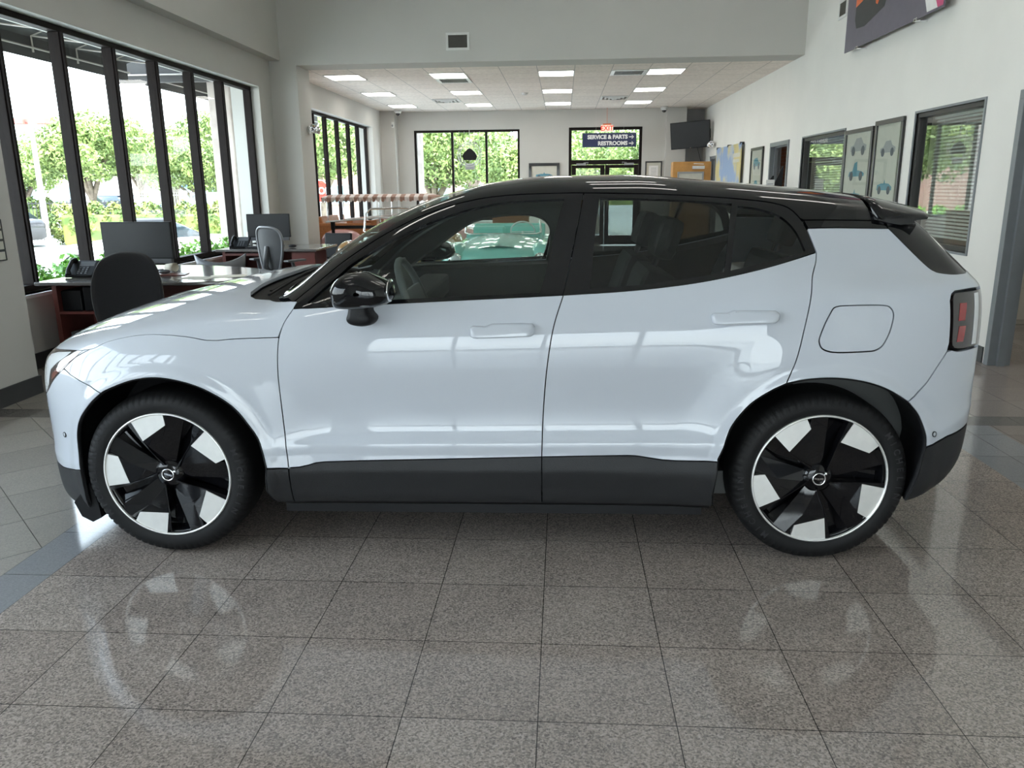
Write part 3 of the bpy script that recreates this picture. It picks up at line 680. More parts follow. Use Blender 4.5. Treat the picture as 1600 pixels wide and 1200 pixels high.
panel('charging_flap', flap, M['paint'], parent=CAR, g=.003)
both('rear_bumper', [(1.758, .870), (1.780, .876), (1.805, .868), (1.930, .868), (1.936, .70), (1.945, .594), (2.01, .594), (2.0795, .594), (2.0795, .56), (2.0, .553), (1.923, .556), (1.802, .535), (1.705, .505)]+archr_back+[(1.640, .705), (1.684, .754), (1.722, .812)], M['paint'])
both('lower_rear_bumper', [(1.705, .500), (1.802, .530), (1.923, .551), (2.0, .548), (2.0795, .555), (2.0795, .53), (2.0, .48), (1.92, .40), (1.845, .335), (1.742, .290), (1.665, .262), (1.69, .38)], M['clad'])
# sills
both('wing_cladding', [(-.884, .402), (-.80, .400), (-.802, .34), (-.803, .292), (-.803, .236), (-.872, .236), (-.898, .30), (-.892, .36)], M['clad'])
inner = []
# doors
def doors():
    for nm, skin, frame, panes, clad, handle, lab in (
        ('front_door', [p for p in doorfront_up if p[1] <= 1.0361]+clad_d1[1:]+doormid_lo[::-1]+beltf[::-1],
         beltf+doormid_hi[::-1]+gapf[::-1], [('door_window', glassf, M['carglass'])],
         clad_d1+doormid_clad[1:]+[(-.803, .236), (-.802, .292), (-.801, .34)], 0, 'front'),
        ('rear_door', doormid_lo+clad_d2[1:]+[(.909, .455)]+archr_front[::-1]+doorrear[::-1]+beltr[::-1],
         beltr+gapr[::-1]+doormid_hi, [('door_window', glassr, M['tint']), ('quarter_window', glassq, M['tint'])],
         clad_d2+[(.909, .40), (.899, .30), (.906, .236), (.222, .236), (.222, .296), (.222, .37)], 1, 'rear')):
        ds = both(nm, skin, M['paint'], step=.014)
        fr = both('window_frame', frame, M['gloss'], holes=[p[1] for p in panes], g=.0018, lift=-.002, parents=ds)
        for pn, pl_, pm in panes: both(pn, pl_, pm, g=-.006, lift=-.008, thick=.003, parents=ds)
        both('door_cladding', clad, M['clad'], lift=.001, parents=ds)
        if handle == 0:
            ov = cr_([(-.56, 1.075), (-.44, 1.16), (-.226, 1.305), (-.12, 1.342), (-.028, 1.356), (.08, 1.360), (.165, 1.352), (.225, 1.322), (.25, 1.27), (.245, 1.18), (.225, 1.078)], 3)
            panel('upper_trim', frame, M['cabin'], parent=ds[1], side=-1, holes=[ov], g=.004, lift=-.03, thick=.02)
        # the door's inner trim
        both('door_trim', skin, M['cabin'], g=.01, lift=-.06, thick=-.05, step=.05, parents=ds)
        for d, sd in zip(ds, (1, -1)):
            if handle == 0: hp = [(-.054, .968), (-.045, .976), (.005, .974), (.032, .984), (.146, .986), (.187, .985), (.197, .972), (.193, .945), (.180, .937), (.109, .934), (.035, .932), (-.039, .930), (-.053, .938)]
            else: hp = [(.862, 1.014), (.870, 1.024), (.920, 1.024), (.945, 1.033), (1.062, 1.034), (1.102, 1.033), (1.113, 1.021), (1.109, .999), (1.096, .990), (1.030, .987), (.948, .985), (.882, .981), (.867, .987)]
            x0, x1 = min(p[0] for p in hp), max(p[0] for p in hp); zc = sum(p[1] for p in hp)/len(hp)
            mb = MB(); cxh = (x0+x1)/2
            def yb(x, z): return float(P(np.array([x]), s_many([x], [z]))[0, 1])
            # grip: rows of the outline pulled away from the skin, thick ends resting on it
            n = len(hp); layers = []
            for off, sc in ((-.004, 1.0), (.014, 1.0), (.024, .96), (.029, .82)):
                layers.append([((cxh+(x-cxh)*(sc if sc == 1 else .985*sc+.01)), -sd*(yb(x, z)+off), zc+(z-zc)*sc) for x, z in hp])
            v = [p for l in layers for p in l]; f = []
            for k in range(len(layers)-1):
                for j in range(n): f.append((k*n+j, k*n+(j+1) % n, (k+1)*n+(j+1) % n, (k+1)*n+j))
            f.append(tuple(range(3*n, 4*n)))
            mb.add(v, f, True); o = mb.build('handle', M['paint'], d, fixn=True)
            mm = o.modifiers.new('b', 'BEVEL'); mm.width = .004; mm.segments = 2; mm.limit_method = 'ANGLE'
            hc = MB(); xm = x0+.35*(x1-x0) if handle == 0 else x0+.40*(x1-x0)
            hc.ell((0, 0, 0), (.075, .004, .020), 24, 10); o2 = hc.build('handle_recess', M['paint'], d)
            o2.location = (xm, -sd*(yb(xm, zc-.010)-.001), zc-.028)
doors()
both('sill', [(-.86, .236), (-.5, .236), (0, .236), (.5, .236), (.90, .236), (.905, .20), (.87, .187), (0, .187), (-.82, .187)], M['blackp'], g=.001, lift=-.004)
# lamps
hl = [o for o in CAR.children if o.name.startswith('front_headlamp')]
for i, sd in enumerate((1, -1)):
    panel('lamp_insert', [(-1.80, .842), (-1.70, .858), (-1.735, .835), (-1.79, .805), (-1.84, .77), (-1.865, .70), (-1.915, .655), (-1.935, .66), (-1.93, .72), (-1.90, .79), (-1.86, .825)], M['lampwhite'], parent=hl[i], side=sd, lift=.0015, thick=.001, g=0, step=.03)
    panel('side_reflector', [(-1.66, .846), (-1.71, .838), (-1.775, .795), (-1.83, .752), (-1.832, .728), (-1.80, .752), (-1.735, .800)], M['amber'], parent=hl[i], side=sd, lift=.0015, thick=.001, g=0, step=.03)
tl = both('tail_lamp', cr_([(1.930, 1.092), (1.87, 1.091), (1.79, 1.089), (1.774, 1.082), (1.768, 1.060), (1.770, .99), (1.774, .905), (1.782, .888), (1.800, .878), (1.86, .878), (1.930, .878)], 3), M['lampdark'], thick=.03, lift=.001)
for i, sd in enumerate((1, -1)):
    for z0, z1 in ((.905, .965), (.985, 1.05)):
        panel('red_bar', [(1.795, z0), (1.825, z0), (1.832, z1), (1.80, z1)], M['red'], parent=tl[i], side=sd, lift=.0025, thick=.001, g=0, step=.02)
    panel('clear_strip', [(1.872, .888), (1.898, .888), (1.898, 1.082), (1.872, 1.082)], M['lampwhite'], parent=tl[i], side=sd, lift=.0025, thick=.001, g=0, step=.02)
# parking sensors
for nm, x, z in (('parking_sensor', -1.778, .505), ('parking_sensor', 1.736, .551)):
    s0 = s_many([x], [z])[0]; p = P(np.array([x]), np.array([s0]))[0]; nn = normal(np.array([x]), np.array([s0]))[0]
    q = Vector((nn[0], -nn[1], nn[2])); mb = MB(); o = Vector((p[0], -p[1], p[2]))+q*.0015
    T = q.to_track_quat('Z', 'Y').to_matrix().to_4x4(); T.translation = o
    mb.lathe([(.0115, -.002), (.0115, .0015), (.0095, .002), (.0085, -.001)], 24, T); mb.m(1).lathe([(.0085, -.001), (.008, .0015), (.0001, .0018)], 24, T)
    mb.build(nm, [M['blackp'], M['paint']], CAR)
# door mirrors
for sd in (1, -1):
    ol = cr_([(-.556, 1.133), (-.541, 1.160), (-.509, 1.184), (-.461, 1.194), (-.415, 1.190), (-.340, 1.155), (-.323, 1.125), (-.323, 1.106), (-.352, 1.078), (-.422, 1.064), (-.523, 1.062), (-.550, 1.082), (-.556, 1.133)], 4)[:-1]
    n = len(ol); cx0, cz0 = -.44, 1.125; L_ = [(.885, .55), (.89, .80), (.905, .93), (.935, .995), (.98, 1.0), (1.02, .965), (1.05, .86), (1.068, .68), (1.076, .40), (1.078, .1)]
    mb = MB(); v = [(cx0+(x-cx0)*k, -sd*y, cz0+(z-cz0)*k) for y, k in L_ for x, z in ol]; f = []
    for a in range(len(L_)-1):
        for j in range(n): f.append((a*n+j, a*n+(j+1) % n, (a+1)*n+(j+1) % n, (a+1)*n+j))
    f.append(tuple(range(n))); mb.add(v, f, True)
    mir = mb.build('door_mirror', M['gloss'], CAR, fixn=True)
    mb = MB()
    sk = [(.875, 1.0), (.895, 1.02), (.915, .98), (.93, .85)]
    st = cr_([(-.512, 1.075), (-.520, 1.03), (-.527, 1.005), (-.512, .987), (-.467, .979), (-.426, .988), (-.413, 1.012), (-.432, 1.035), (-.440, 1.075), (-.512, 1.075)], 3)[:-1]; n = len(st)
    v = [(-.47+(x+.47)*k, -sd*y, 1.03+(z-1.03)*k) for y, k in ((.845, 1.02), (.885, 1.02), (.91, .97), (.93, .85), (.938, .6)) for x, z in st]; f = []
    for a in range(4):
        for j in range(n): f.append((a*n+j, a*n+(j+1) % n, (a+1)*n+(j+1) % n, (a+1)*n+j))
    f.append(tuple(range(4*n, 5*n))); mb.add(v, f, True)
    mb.build('mirror_foot', M['blackp'], mir, fixn=True)
    mb = MB(); mb.ell((-.335, -sd*.98, 1.128), (.006, .075, .042), 20, 10); mb.build('mirror_glass', M['chrome'], mir)
    mb = MB(); mb.tube([(-.549, -sd*.93, 1.098), (-.50, -sd*1.045, 1.088), (-.42, -sd*1.067, 1.082), (-.34, -sd*1.03, 1.086)], .0025, 6); mb.build('indicator_strip', M['cabinlight'], mir)
# wipers
mb = MB(); mb.tube([(-.955, -.50, 1.062), (-.93, -.30, 1.088), (-.90, .02, 1.105)], [.009, .007, .004], 6); mb.tube([(-.93, -.60, 1.062), (-.90, -.2, 1.108), (-.885, .10, 1.118)], .006, 5)
mb.tube([(-.96, .15, 1.085), (-.93, .3, 1.09), (-.89, .55, 1.085)], [.009, .007, .004], 6); mb.build('wipers', M['blackp'], CAR)
# ---- underbody and wheel housings
mb = MB(); mb.box(-.86, .88, -.80, .80, .17, .24); mb.box(-1.9, -.86, -.50, .50, .17, .45); mb.box(.88, 1.9, -.50, .50, .22, .5); mb.build('underbody', M['blackp'], CAR)
arch_all_f = [(-1.70, .20), (-1.695, .30)]+archf_front[::-1]+archf[1:]+[(-.892, .36), (-.898, .30), (-.88, .24)]
arch_all_r = [(.906, .24), (.899, .30), (.905, .40)]+archr_front[::-1]+archr_top[::-1][1:]+archr_back[::-1][1:]+[(1.69, .38), (1.668, .27)]
for wx, arc in ((-1.31, arch_all_f), (1.325, arch_all_r)):
    ax = np.array([p[0] for p in arc]); az = np.array([p[1] for p in arc]); ay = P(ax, s_many(ax, az))[:, 1]
    sc_ = [(wx+(x-wx)*1.006, .375+(z-.375)*1.006) for x, z in arc]
    for sd in (1, -1):
        mb = MB(); n = len(arc)
        v = [(x, -sd*(y-.007), z) for (x, z), y in zip(arc, ay)]+[(x, -sd*(y-.03), z) for (x, z), y in zip(sc_, ay)]+[(x, -sd*.50, z) for (x, z) in sc_]
        mb.add(v, [(k*n+i, k*n+i+1, (k+1)*n+i+1, (k+1)*n+i) for k in range(2) for i in range(n-1)], True); mb.add([(x, -sd*.50, z) for x, z in sc_], [tuple(range(n))])
        v = [(x, -sd*(y+.0005), z) for (x, z), y in zip(arc, ay)]+[(wx+(x-wx)*.988, -sd*(y-.001), .375+(z-.375)*.988) for (x, z), y in zip(arc, ay)]+[(wx+(x-wx)*.985, -sd*(y-.02), .375+(z-.375)*.985) for (x, z), y in zip(arc, ay)]
        mb.add(v, [(k*n+i, k*n+i+1, (k+1)*n+i+1, (k+1)*n+i) for k in range(2) for i in range(n-1)], True)
        mb.build('wheel_housing', M['blackp'], CAR)
# the flap that hangs ahead of the front wheel
for sd in (1, -1):
    mb = MB(); mb.prism([(-1.77, .21), (-1.69, .30), (-1.665, .20), (-1.66, .14), (-1.70, .12), (-1.745, .145)], -.02, .02, Matrix(((1, 0, 0, 0), (0, 0, -sd, -sd*.80), (0, 1, 0, 0), (0, 0, 0, 1)))); mb.build('air_deflector', M['blackp'], CAR, fixn=True)

# ---- wheels
def make_wheel():
    """rim centred at the origin, axle along -y towards the viewer; parts: tyre, rim ring, machined inserts, blades, cap, brake disc"""
    T = Matrix(((1, 0, 0, 0), (0, 0, -1, 0), (0, 1, 0, 0), (0, 0, 0, 1)))   # local z -> -y
    mb = MB()
    mb.lathe([(.262, -.22), (.262, -.01), (.250, -.02), (.244, -.05), (.236, -.06), (.225, -.20), (.20, -.22)], 72, T)
    mb.lathe([(.236, -.055), (.15, -.075), (.05, -.075), (.0001, -.075)], 72, T)
    rim = mb.build('wheel', M['gloss'], None)
    # tyre
    n = 360; prof = [(.256, -.235), (.30, -.248), (.332, -.240), (.346, -.222), (.3515, -.19), (.3525, -.12), (.3515, -.055), (.347, -.028), (.338, -.010), (.325, -.0005), (.305, .0045), (.285, .0035), (.270, -.002), (.262, -.008), (.259, -.014)]
    v = []; f = []
    for i, (r, h) in enumerate(prof):
        for j in range(n):
            t = 2*math.pi*j/n; rr = r
            if i in (3, 8) and j % 5 == 0: rr = r-.008
            if i == 9 and j % 5 == 0: rr = r-.006
            v.append(T @ Vector((rr*math.cos(t), rr*math.sin(t), h)))
    for i in range(len(prof)-1):
        for j in range(n): f.append((i*n+j, i*n+(j+1) % n, (i+1)*n+(j+1) % n, (i+1)*n+j))
    mb = MB(); mb.add(v, f, True); ty = mb.build('tyre', M['rubber'], rim)
    # sidewall lettering
    mb = MB()
    for word, mid in (('MICHELIN', 12), ('MICHELIN', 205)):
        for k, ch in enumerate(word):
            a = R_(mid+(len(word)-1)/2*7.0-k*7.0); r = .309; u = Vector((math.sin(a), -math.cos(a), 0)); w = Vector((math.cos(a), math.sin(a), 0))
            Tl = T @ frameT(w*r+Vector((0, 0, .0045)), u, w); add_text(mb, ch, .034, Tl, .0006, bold=.0006)
    mb.build('tyre_lettering', M['rubbertxt'], ty)
    mb = MB(); mb.lathe([(.268, -.006), (.2665, .0015), (.2625, .003), (.2595, .001), (.2590, -.008)], 96, T); mb.build('rim_ring', M['alu'], rim)
    pol = lambda r, d: (r*math.cos(R_(d)), r*math.sin(R_(d)))
    for k in range(5):
        a0 = 136-72*k
        # machined insert
        arc = [pol(.2605, a0-31*i/10) for i in range(11)]
        ins = arc+[pol(.215, a0-33), pol(.170, a0+1.5)]
        mb = MB(); mb.prism(ins[::-1], -.030, -.004, T); mb.build('machined_insert', M['alu'], rim, fixn=True)
        # black blade: from the hub to the rim, one edge along the insert, the other over the slot
        bl = [pol(.045, a0+60), pol(.172, a0+1.5-0), pol(.216, a0-33), pol(.252, a0-34.5), pol(.2575, a0-38), pol(.2575, a0-46), pol(.10, a0-42), pol(.05, a0-40)]
        P3 = lambda q, h: T @ Vector((q[0], q[1], h))
        hub0 = pol(.052, a0-8); hubc = (0, 0)
        # flat face between insert inner edge and the fold line
        A = [pol(.170, a0+1.5), pol(.215, a0-33), pol(.251, a0-34.0), pol(.2575, a0-37.5), pol(.2575, a0-50), pol(.06, a0-60), pol(.045, a0-8)]
        mb = MB(); top = [-.006, -.004, -.004, -.005, -.014, -.030, -.022]
        vv = [P3(q, h) for q, h in zip(A, top)]; bb = [P3(q, -.055) for q in A]; m_ = len(A); c = P3(pol(.16, a0-28), -.010)
        mb.add(vv+bb+[c], [(i, (i+1) % m_, 2*m_) for i in range(m_)]+[((i+1) % m_, i, m_+i, m_+(i+1) % m_) for i in range(m_)])
        mb.build('blade', M['gloss'], rim, fixn=True)
        # ribbed facet falling away towards the slot
        B = [pol(.2575, a0-50), pol(.06, a0-60), pol(.12, a0-60), pol(.2545, a0-58)]
        mb = MB(); nr = 11
        for i in range(nr):
            t0 = i/nr; t1 = (i+.55)/nr
            la = lambda t, u: Vector(pol(.075+(.2555-.075)*u, a0-50-(8*t)*min(1, u*1.15)))
            for (ta, tb, h) in ((t0, t1, -.016), (t1, (i+1)/nr, -.0175)):
                q = [la(ta, .45), la(tb, .45), la(tb, 1), la(ta, 1)]; hh = [h-.012-.02*ta, h-.012-.02*tb, h-.020*tb, h-.020*ta]
                mb.add([P3(p, z) for p, z in zip(q, hh)], [(0, 1, 2, 3)])
        mb.build('ribbed_facet', M['gloss'], rim, fixn=False)
        # edge of the slot: a raised black bar beside the next insert
        mb = MB(); q = [pol(.2575, a0-66), pol(.2585, a0-71.5), pol(.170, a0-70.3), pol(.05, a0-80), pol(.06, a0-84), pol(.165, a0-69)]
        mb.prism([pol(.2585, a0-67.5), pol(.2600, a0-71.8), pol(.171, a0-70.2), pol(.045, a0-80), pol(.042, a0-95), pol(.165, a0-68.2)], -.05, -.005, T); mb.build('slot_edge', M['gloss'], rim, fixn=True)
    mb = MB(); mb.lathe([(.062, -.05), (.060, -.024), (.045, -.014), (.030, -.010), (.0001, -.010)], 48, T); mb.build('hub', M['gloss'], rim)
    mb = MB(); mb.lathe([(.0265, -.012), (.0265, -.0045), (.0245, -.0030), (.0215, -.0045), (.0215, -.008)], 40, T)
    for dx, dy in ((.021, .021),):
        mb.tube([T @ Vector((dx*.75+.003, dy*.75+.003, -.005)), T @ Vector((dx+.006, dy+.006, -.005))], .002, 6)
        mb.tube([T @ Vector((dx+.006, dy+.006-.008, -.005)), T @ Vector((dx+.006, dy+.006, -.005)), T @ Vector((dx+.006-.008, dy+.006, -.005))], .002, 6)
    cap = mb.build('centre_cap', M['chrome'], rim)
    mb = MB(); add_text(mb, 'VOLVO', .0105, T @ frameT((0, 0, -.0065), (1, 0, 0), (0, 1, 0)), .0008, bold=.0003); mb.build('cap_lettering', M['chrome'], cap)
    mb = MB(); mb.lathe([(.16, -.13), (.16, -.115), (.06, -.115), (.06, -.13)], 48, T); mb.box(.08, .15, .115, .17, -.05, .06); mb.build('brake_disc', M['alu'], rim)
    return rim
wheel0 = make_wheel(); wheel0.parent = CAR
def put_wheel(w, x, sd, rot):
    # rotation about the axle, and turned round for the far side
    w.rotation_euler = (0, rot, 0) if sd > 0 else (0, rot, math.pi)
    w.location = (x, -sd*.868, .3525)
put_wheel(wheel0, -1.325, 1, R_(17)); 
for x, sd, rot in ((1.325, 1, 0), (-1.325, -1, .5), (1.325, -1, 1.1)):
    w = copy_tree(wheel0, parent=CAR); put_wheel(w, x, sd, rot)
# ---- cabin
mb = MB(); mb.bbox(-.80, -.36, -.72, .72, .62, .985, .03); mb.bbox(-.48, -.33, -.71, .71, .90, 1.01, .02); mb.build('dashboard', M['cabin'], CAR)
mb = MB(); mb.box(-.75, 1.3, -.74, .74, .24, .34); mb.box(1.25, 1.75, -.68, .68, .30, .80); mb.build('cabin_floor', M['cabin'], CAR)
mb = MB(); T = Matrix.Translation((-.455, 0, 1.075)) @ Matrix.Rotation(R_(-14), 4, 'Y'); mb.bbox(-.008, .008, -.09, .09, -.085, .085, .006, T); mb.build('touch_screen', M['cabinlight'], CAR)
mb = MB(); T = Matrix.Translation((-.345, -.38, 1.02)) @ Matrix.Rotation(R_(68), 4, 'Y')
ring = [T @ Vector((.175*math.cos(t)*(1 if math.cos(t) > -2 else 1), .185*math.sin(t), 0)) for t in [2*math.pi*i/40 for i in range(40)]]
mb.tube(ring, .016, 8, closed=True); mb.bbox(-.05, .05, -.17, .17, -.02, .01, .008, T); mb.cyl(T @ Vector((0, 0, 0)), T @ Vector((0, 0, -.25)), .04, .05); mb.build('steering_wheel', M['cabinlight'], CAR)
def seat(x, y, w):
    mb = MB(); mb.bbox(x-.28, x+.22, y-w, y+w, .42, .62, .05)
    T = Matrix.Translation((x+.20, y, .60)) @ Matrix.Rotation(R_(18), 4, 'Y'); mb.bbox(-.06, .08, -w, w, -.05, .58, .05, T); mb.bbox(-.045, .055, -.13, .13, .62, .80, .04, T)
    mb.cyl(T @ Vector((0, -.05, .55)), T @ Vector((0, -.05, .65)), .008); mb.cyl(T @ Vector((0, .05, .55)), T @ Vector((0, .05, .65)), .008)
    mb.build('seat', M['cabin'], CAR)
seat(.33, -.36, .25); seat(.33, .36, .25); seat(1.05, -.36, .30); seat(1.05, .36, .30)
# ================================================================ offices behind the right wall
M['office'] = mat('cream office wall', (.50, .49, .46), rough=.8)
M['brick'] = None
def brick_mat(name, c1, c2, mo, w=.22, h=.075, axis='xz'):
    m = bpy.data.materials.new(name); m.use_nodes = True; nt = m.node_tree; N = nt.nodes; L = nt.links; b = N['Principled BSDF']
    geo = N.new('ShaderNodeNewGeometry'); sp = N.new('ShaderNodeSeparateXYZ'); cb = N.new('ShaderNodeCombineXYZ'); ad = N.new('ShaderNodeMath'); ad.operation = 'ADD'
    L.new(geo.outputs['Position'], sp.inputs[0]); L.new(sp.outputs['X'], ad.inputs[0]); L.new(sp.outputs['Y'], ad.inputs[1]); L.new(ad.outputs[0], cb.inputs[0]); L.new(sp.outputs['Z'], cb.inputs[1])
    t = N.new('ShaderNodeTexBrick'); L.new(cb.outputs[0], t.inputs['Vector']); t.inputs['Scale'].default_value = 1; t.inputs['Brick Width'].default_value = w; t.inputs['Row Height'].default_value = h; t.inputs['Mortar Size'].default_value = .008
    t.inputs['Color1'].default_value = (*c1, 1); t.inputs['Color2'].default_value = (*c2, 1); t.inputs['Mortar'].default_value = (*mo, 1); L.new(t.outputs['Color'], b.inputs['Base Color']); b.inputs['Roughness'].default_value = .85; return m
M['brick'] = brick_mat('terracotta brick', (.42, .20, .12), (.36, .17, .11), (.40, .30, .25))
x0, x1 = XR+.15, 6.9
struct('wall_office', MB().box(x1, x1+.1, 4.3, 21.0, 0, 2.75).box(x0, x1, 4.2, 4.3, 0, 2.75).box(x0, x1, 9.5, 9.6, 0, 2.75).box(x0, x1, 12.85, 12.95, 0, 2.75).box(x0, x1, 18.6, 18.7, 0, 2.75), M['office'])
struct('wall_brick', MB().box(x0+1.1, x0+1.2, 12.95, 18.6, 0, 2.75), M['brick'])
struct('ceiling_office', MB().box(x0, x1+.1, 4.2, 21.0, 2.72, 2.82), M['wallw'])
# small interior windows with blinds
M['slat'] = mat('pale blind slat', (.78, .78, .75), rough=.5)
M['darkjamb'] = mat('dark bronze jamb', (.022, .020, .020), rough=.4)
def office_window(nm, y0, y1, z0, z1, lab, lifted):
    mb = MB(); w = .045; c = XR+.075
    for a in ((y0, y1, z0, z0+w), (y0, y1, z1-w, z1), (y0, y0+w, z0+w, z1-w), (y1-w, y1, z0+w, z1-w)): mb.bbox(XR+.012, XR+.14, a[0], a[1], a[2], a[3], .004)
    f = mb.build(nm, M['darkjamb']); f['kind'] = 'structure'
    # slim grey trim towards the showroom
    mb = MB(); t = .022
    for a in ((y0-t, y1+t, z0-t, z0), (y0-t, y1+t, z1, z1+t), (y0-t, y0, z0, z1), (y1, y1+t, z0, z1)): mb.box(XR-.012, XR+.03, *a)
    mb.build('casing', M['steel'], f)
    MB().box(XR+.05, XR+.056, y0+w, y1-w, z0+w, z1-w).build('pane', M['officepane'], f)
    b = thing('window_blind', lab, 'blind', (XR+.20, (y0+y1)/2, z1))
    hw = (y1-y0)/2-.02
    MB().bbox(-.03, .03, -hw, hw, -.06, -.01, .004).build('head_rail', M['slat'], b)
    mb = MB(); n = int((z1-z0-.1)/.034)
    for i in range(n):
        z = -.08-i*.034; T = Matrix.Translation((0, 0, z)) @ Matrix.Rotation(R_(-38 if (i % 17) else -46), 4, 'Y')
        mb.box(-.014, .014, -hw, hw, -.0008, .0008, T)
    mb.build('slats', M['slat'], b)
    mb = MB()
    for q in (-.7, 0, .7): mb.tube([(-.016, hw*q, -.06), (-.016, hw*q, -(z1-z0)+.08)], .0018, 4)
    mb.build('ladder_cords', M['slat'], b)
    MB().tube([(-.03, -hw*.5, -.05), (-.032, -hw*.5, -.75)], .005, 6).build('wand', M['darkjamb'], b)
office_window('window_6', 7.26, 8.60, .88, 2.17, 'pale slatted blind in the larger office window nearest the steel doorway', False)
office_window('window_7', 10.66, 12.48, .88, 2.15, 'pale slatted blind in the farther office window beside the framed car prints', False)
# steel door frames
def door_frame(nm, y0, y1, z1):
    mb = MB(); t = .055
    for (a, b) in ((y0-t, y0+.012), (y1-.012, y1+t)):
        mb.bbox(XR-.018, XR+.168, a, b, 0, z1-.012, .004); 
    mb.bbox(XR-.018, XR+.168, y0-t, y1+t, z1-.012, z1+t, .004)
    for a in (y0+.012, y1-.042): mb.box(XR+.05, XR+.11, a, a+.03, 0, z1)
    mb.box(XR+.05, XR+.11, y0, y1, z1-.03, z1)
    return struct(nm, mb, M['steel'])
df = door_frame('door_2', 5.60, 6.66, 2.13); door_frame('door_3', 13.25, 14.30, 2.12); door_frame('door_4', 19.1, 20.0, 2.1)
mb = MB(); mb.box(XR+.075, XR+.105, 6.640, 6.649, .92, 1.10); mb.m(1).box(XR+.082, XR+.098, 6.638, 6.6405, .985, 1.02); mb.build('strike_plate', [M['sill'], M['darkjamb']], df)
# grey door standing open in the far doorway
M['doorgrey'] = mat('dark grey door leaf', (.075, .08, .085), rough=.45)
d = MB().bbox(XR+.17, XR+1.0, 19.95, 19.99, .01, 2.08, .004).build('door_leaf', M['doorgrey'], bpy.data.objects['door_4']); 
MB().cyl((XR+.92, 19.95, 1.0), (XR+.92, 19.88, 1.0), .012).cyl((XR+.92, 19.88, 1.0), (XR+.80, 19.88, 1.0), .010).build('door_handle', M['chrome'], d)
# file cabinet in the office behind the steel doorway
M['beige'] = mat('beige enamelled steel', (.52, .50, .44), rough=.4)
t = thing('filing_cabinet', 'beige two drawer filing cabinet seen through the grey steel doorway', 'cabinet', (5.25, 8.95, 0))
MB().bbox(-.40, .40, -.28, .28, 0, .76, .006).build('body', M['beige'], t)
for z in (.05, .40):
    dr = MB().bbox(-.385, .385, -.297, -.28, z, z+.33, .005).build('drawer', M['beige'], t); MB().bbox(-.08, .08, -.312, -.296, z+.22, z+.245, .003).build('handle', M['chrome'], dr)
# ================================================================ framed prints and posters on the right wall
M['pframe'] = mat('black picture frame', (.018, .017, .017), rough=.3, coat=.3)
M['paper'] = mat('cream print paper', (.58, .57, .50), rough=.8)
M['teal'] = mat('teal printed ink', (.10, .28, .36), rough=.7); M['greyink'] = mat('grey printed ink', (.32, .33, .33), rough=.7); M['wine'] = mat('wine printed ink', (.24, .09, .10), rough=.7); M['ink'] = mat('dark printed ink', (.05, .07, .09), rough=.7)
def car_drawing(mb, cx, cz, w, kind, T):
    """small side-view drawing of an old car on a sheet; T maps (u, v) sheet metres"""
    h = w*.36
    if kind == 0: prof = [(-.5, .1), (-.5, .42), (-.3, .52), (-.16, .92), (.14, .96), (.30, .58), (.5, .46), (.5, .1)]
    elif kind == 1: prof = [(-.5, .12), (-.48, .5), (-.2, .62), (-.05, .62), (0, .9), (.04, .64), (.3, .6), (.5, .38), (.5, .12)]
    elif kind == 2: prof = [(-.5, .1), (-.45, .4), (-.25, .45), (-.15, .95), (.02, 1.05), (.06, .5), (.34, .42), (.5, .3), (.5, .1)]
    else: prof = [(-.5, .15), (-.5, .5), (-.38, .9), (.05, .98), (.22, .6), (.5, .5), (.5, .15)]
    mb.m(0).prism([(cx+x*w, cz+z*h) for x, z in prof], 0, .0012, T)
    for q in (-.31, .31):
        c = [(cx+q*w+.13*w*math.cos(a)*.85, cz+.12*h+.13*w*math.sin(a)*.85) for a in [2*math.pi*i/14 for i in range(14)]]
        mb.m(1).prism(c, .0013, .0022, T)
def picture(nm, lab, y0, y1, z0, z1, draws, inks, fw=.05, prop=None):
    t = thing(nm, lab, 'framed picture', (XR, (y0+y1)/2, z0)); hw = (y1-y0)/2; h = z1-z0
    mb = MB()
    for a in ((-hw, hw, 0, fw), (-hw, hw, h-fw, h), (-hw, -hw+fw, fw, h-fw), (hw-fw, hw, fw, h-fw)): mb.bbox(-.035, -.002, *a, .006)
    mb.build('frame', M['pframe'], t)
    sh = MB().box(-.014, -.008, -hw+fw, hw-fw, fw, h-fw).build('print', M['paper'], t)
    for i, (k, ink) in enumerate(zip(draws, inks)):
        mb = MB(); T = frameT((-.0145, 0, 0), (0, -1, 0), (0, 0, 1)); zc = h-fw-(i+.78)*(h-2*fw)/len(draws); car_drawing(mb, 0, zc, (2*hw-2*fw)*.62, k, T); mb.build('car_drawing', [M[ink], M['ink']], sh)
    MB().box(-.020, -.017, -hw+fw, hw-fw, fw, h-fw).build('glass', M['printglass'], t)
picture('picture_frame', 'tall black frame with three old car drawings between the two office windows, nearer one', 8.84, 9.60, .85, 2.17, [0, 1, 0], ['greyink', 'teal', 'wine'])
picture('picture_frame', 'tall black frame with four old car drawings beside the farther office window', 9.66, 10.58, .85, 2.13, [0, 2, 1, 3], ['greyink', 'teal', 'teal', 'teal'])
picture('picture_frame', 'narrow black frame with teal car drawings next to the map', 14.78, 15.70, .85, 2.15, [3, 0, 1], ['teal', 'teal', 'greyink'])
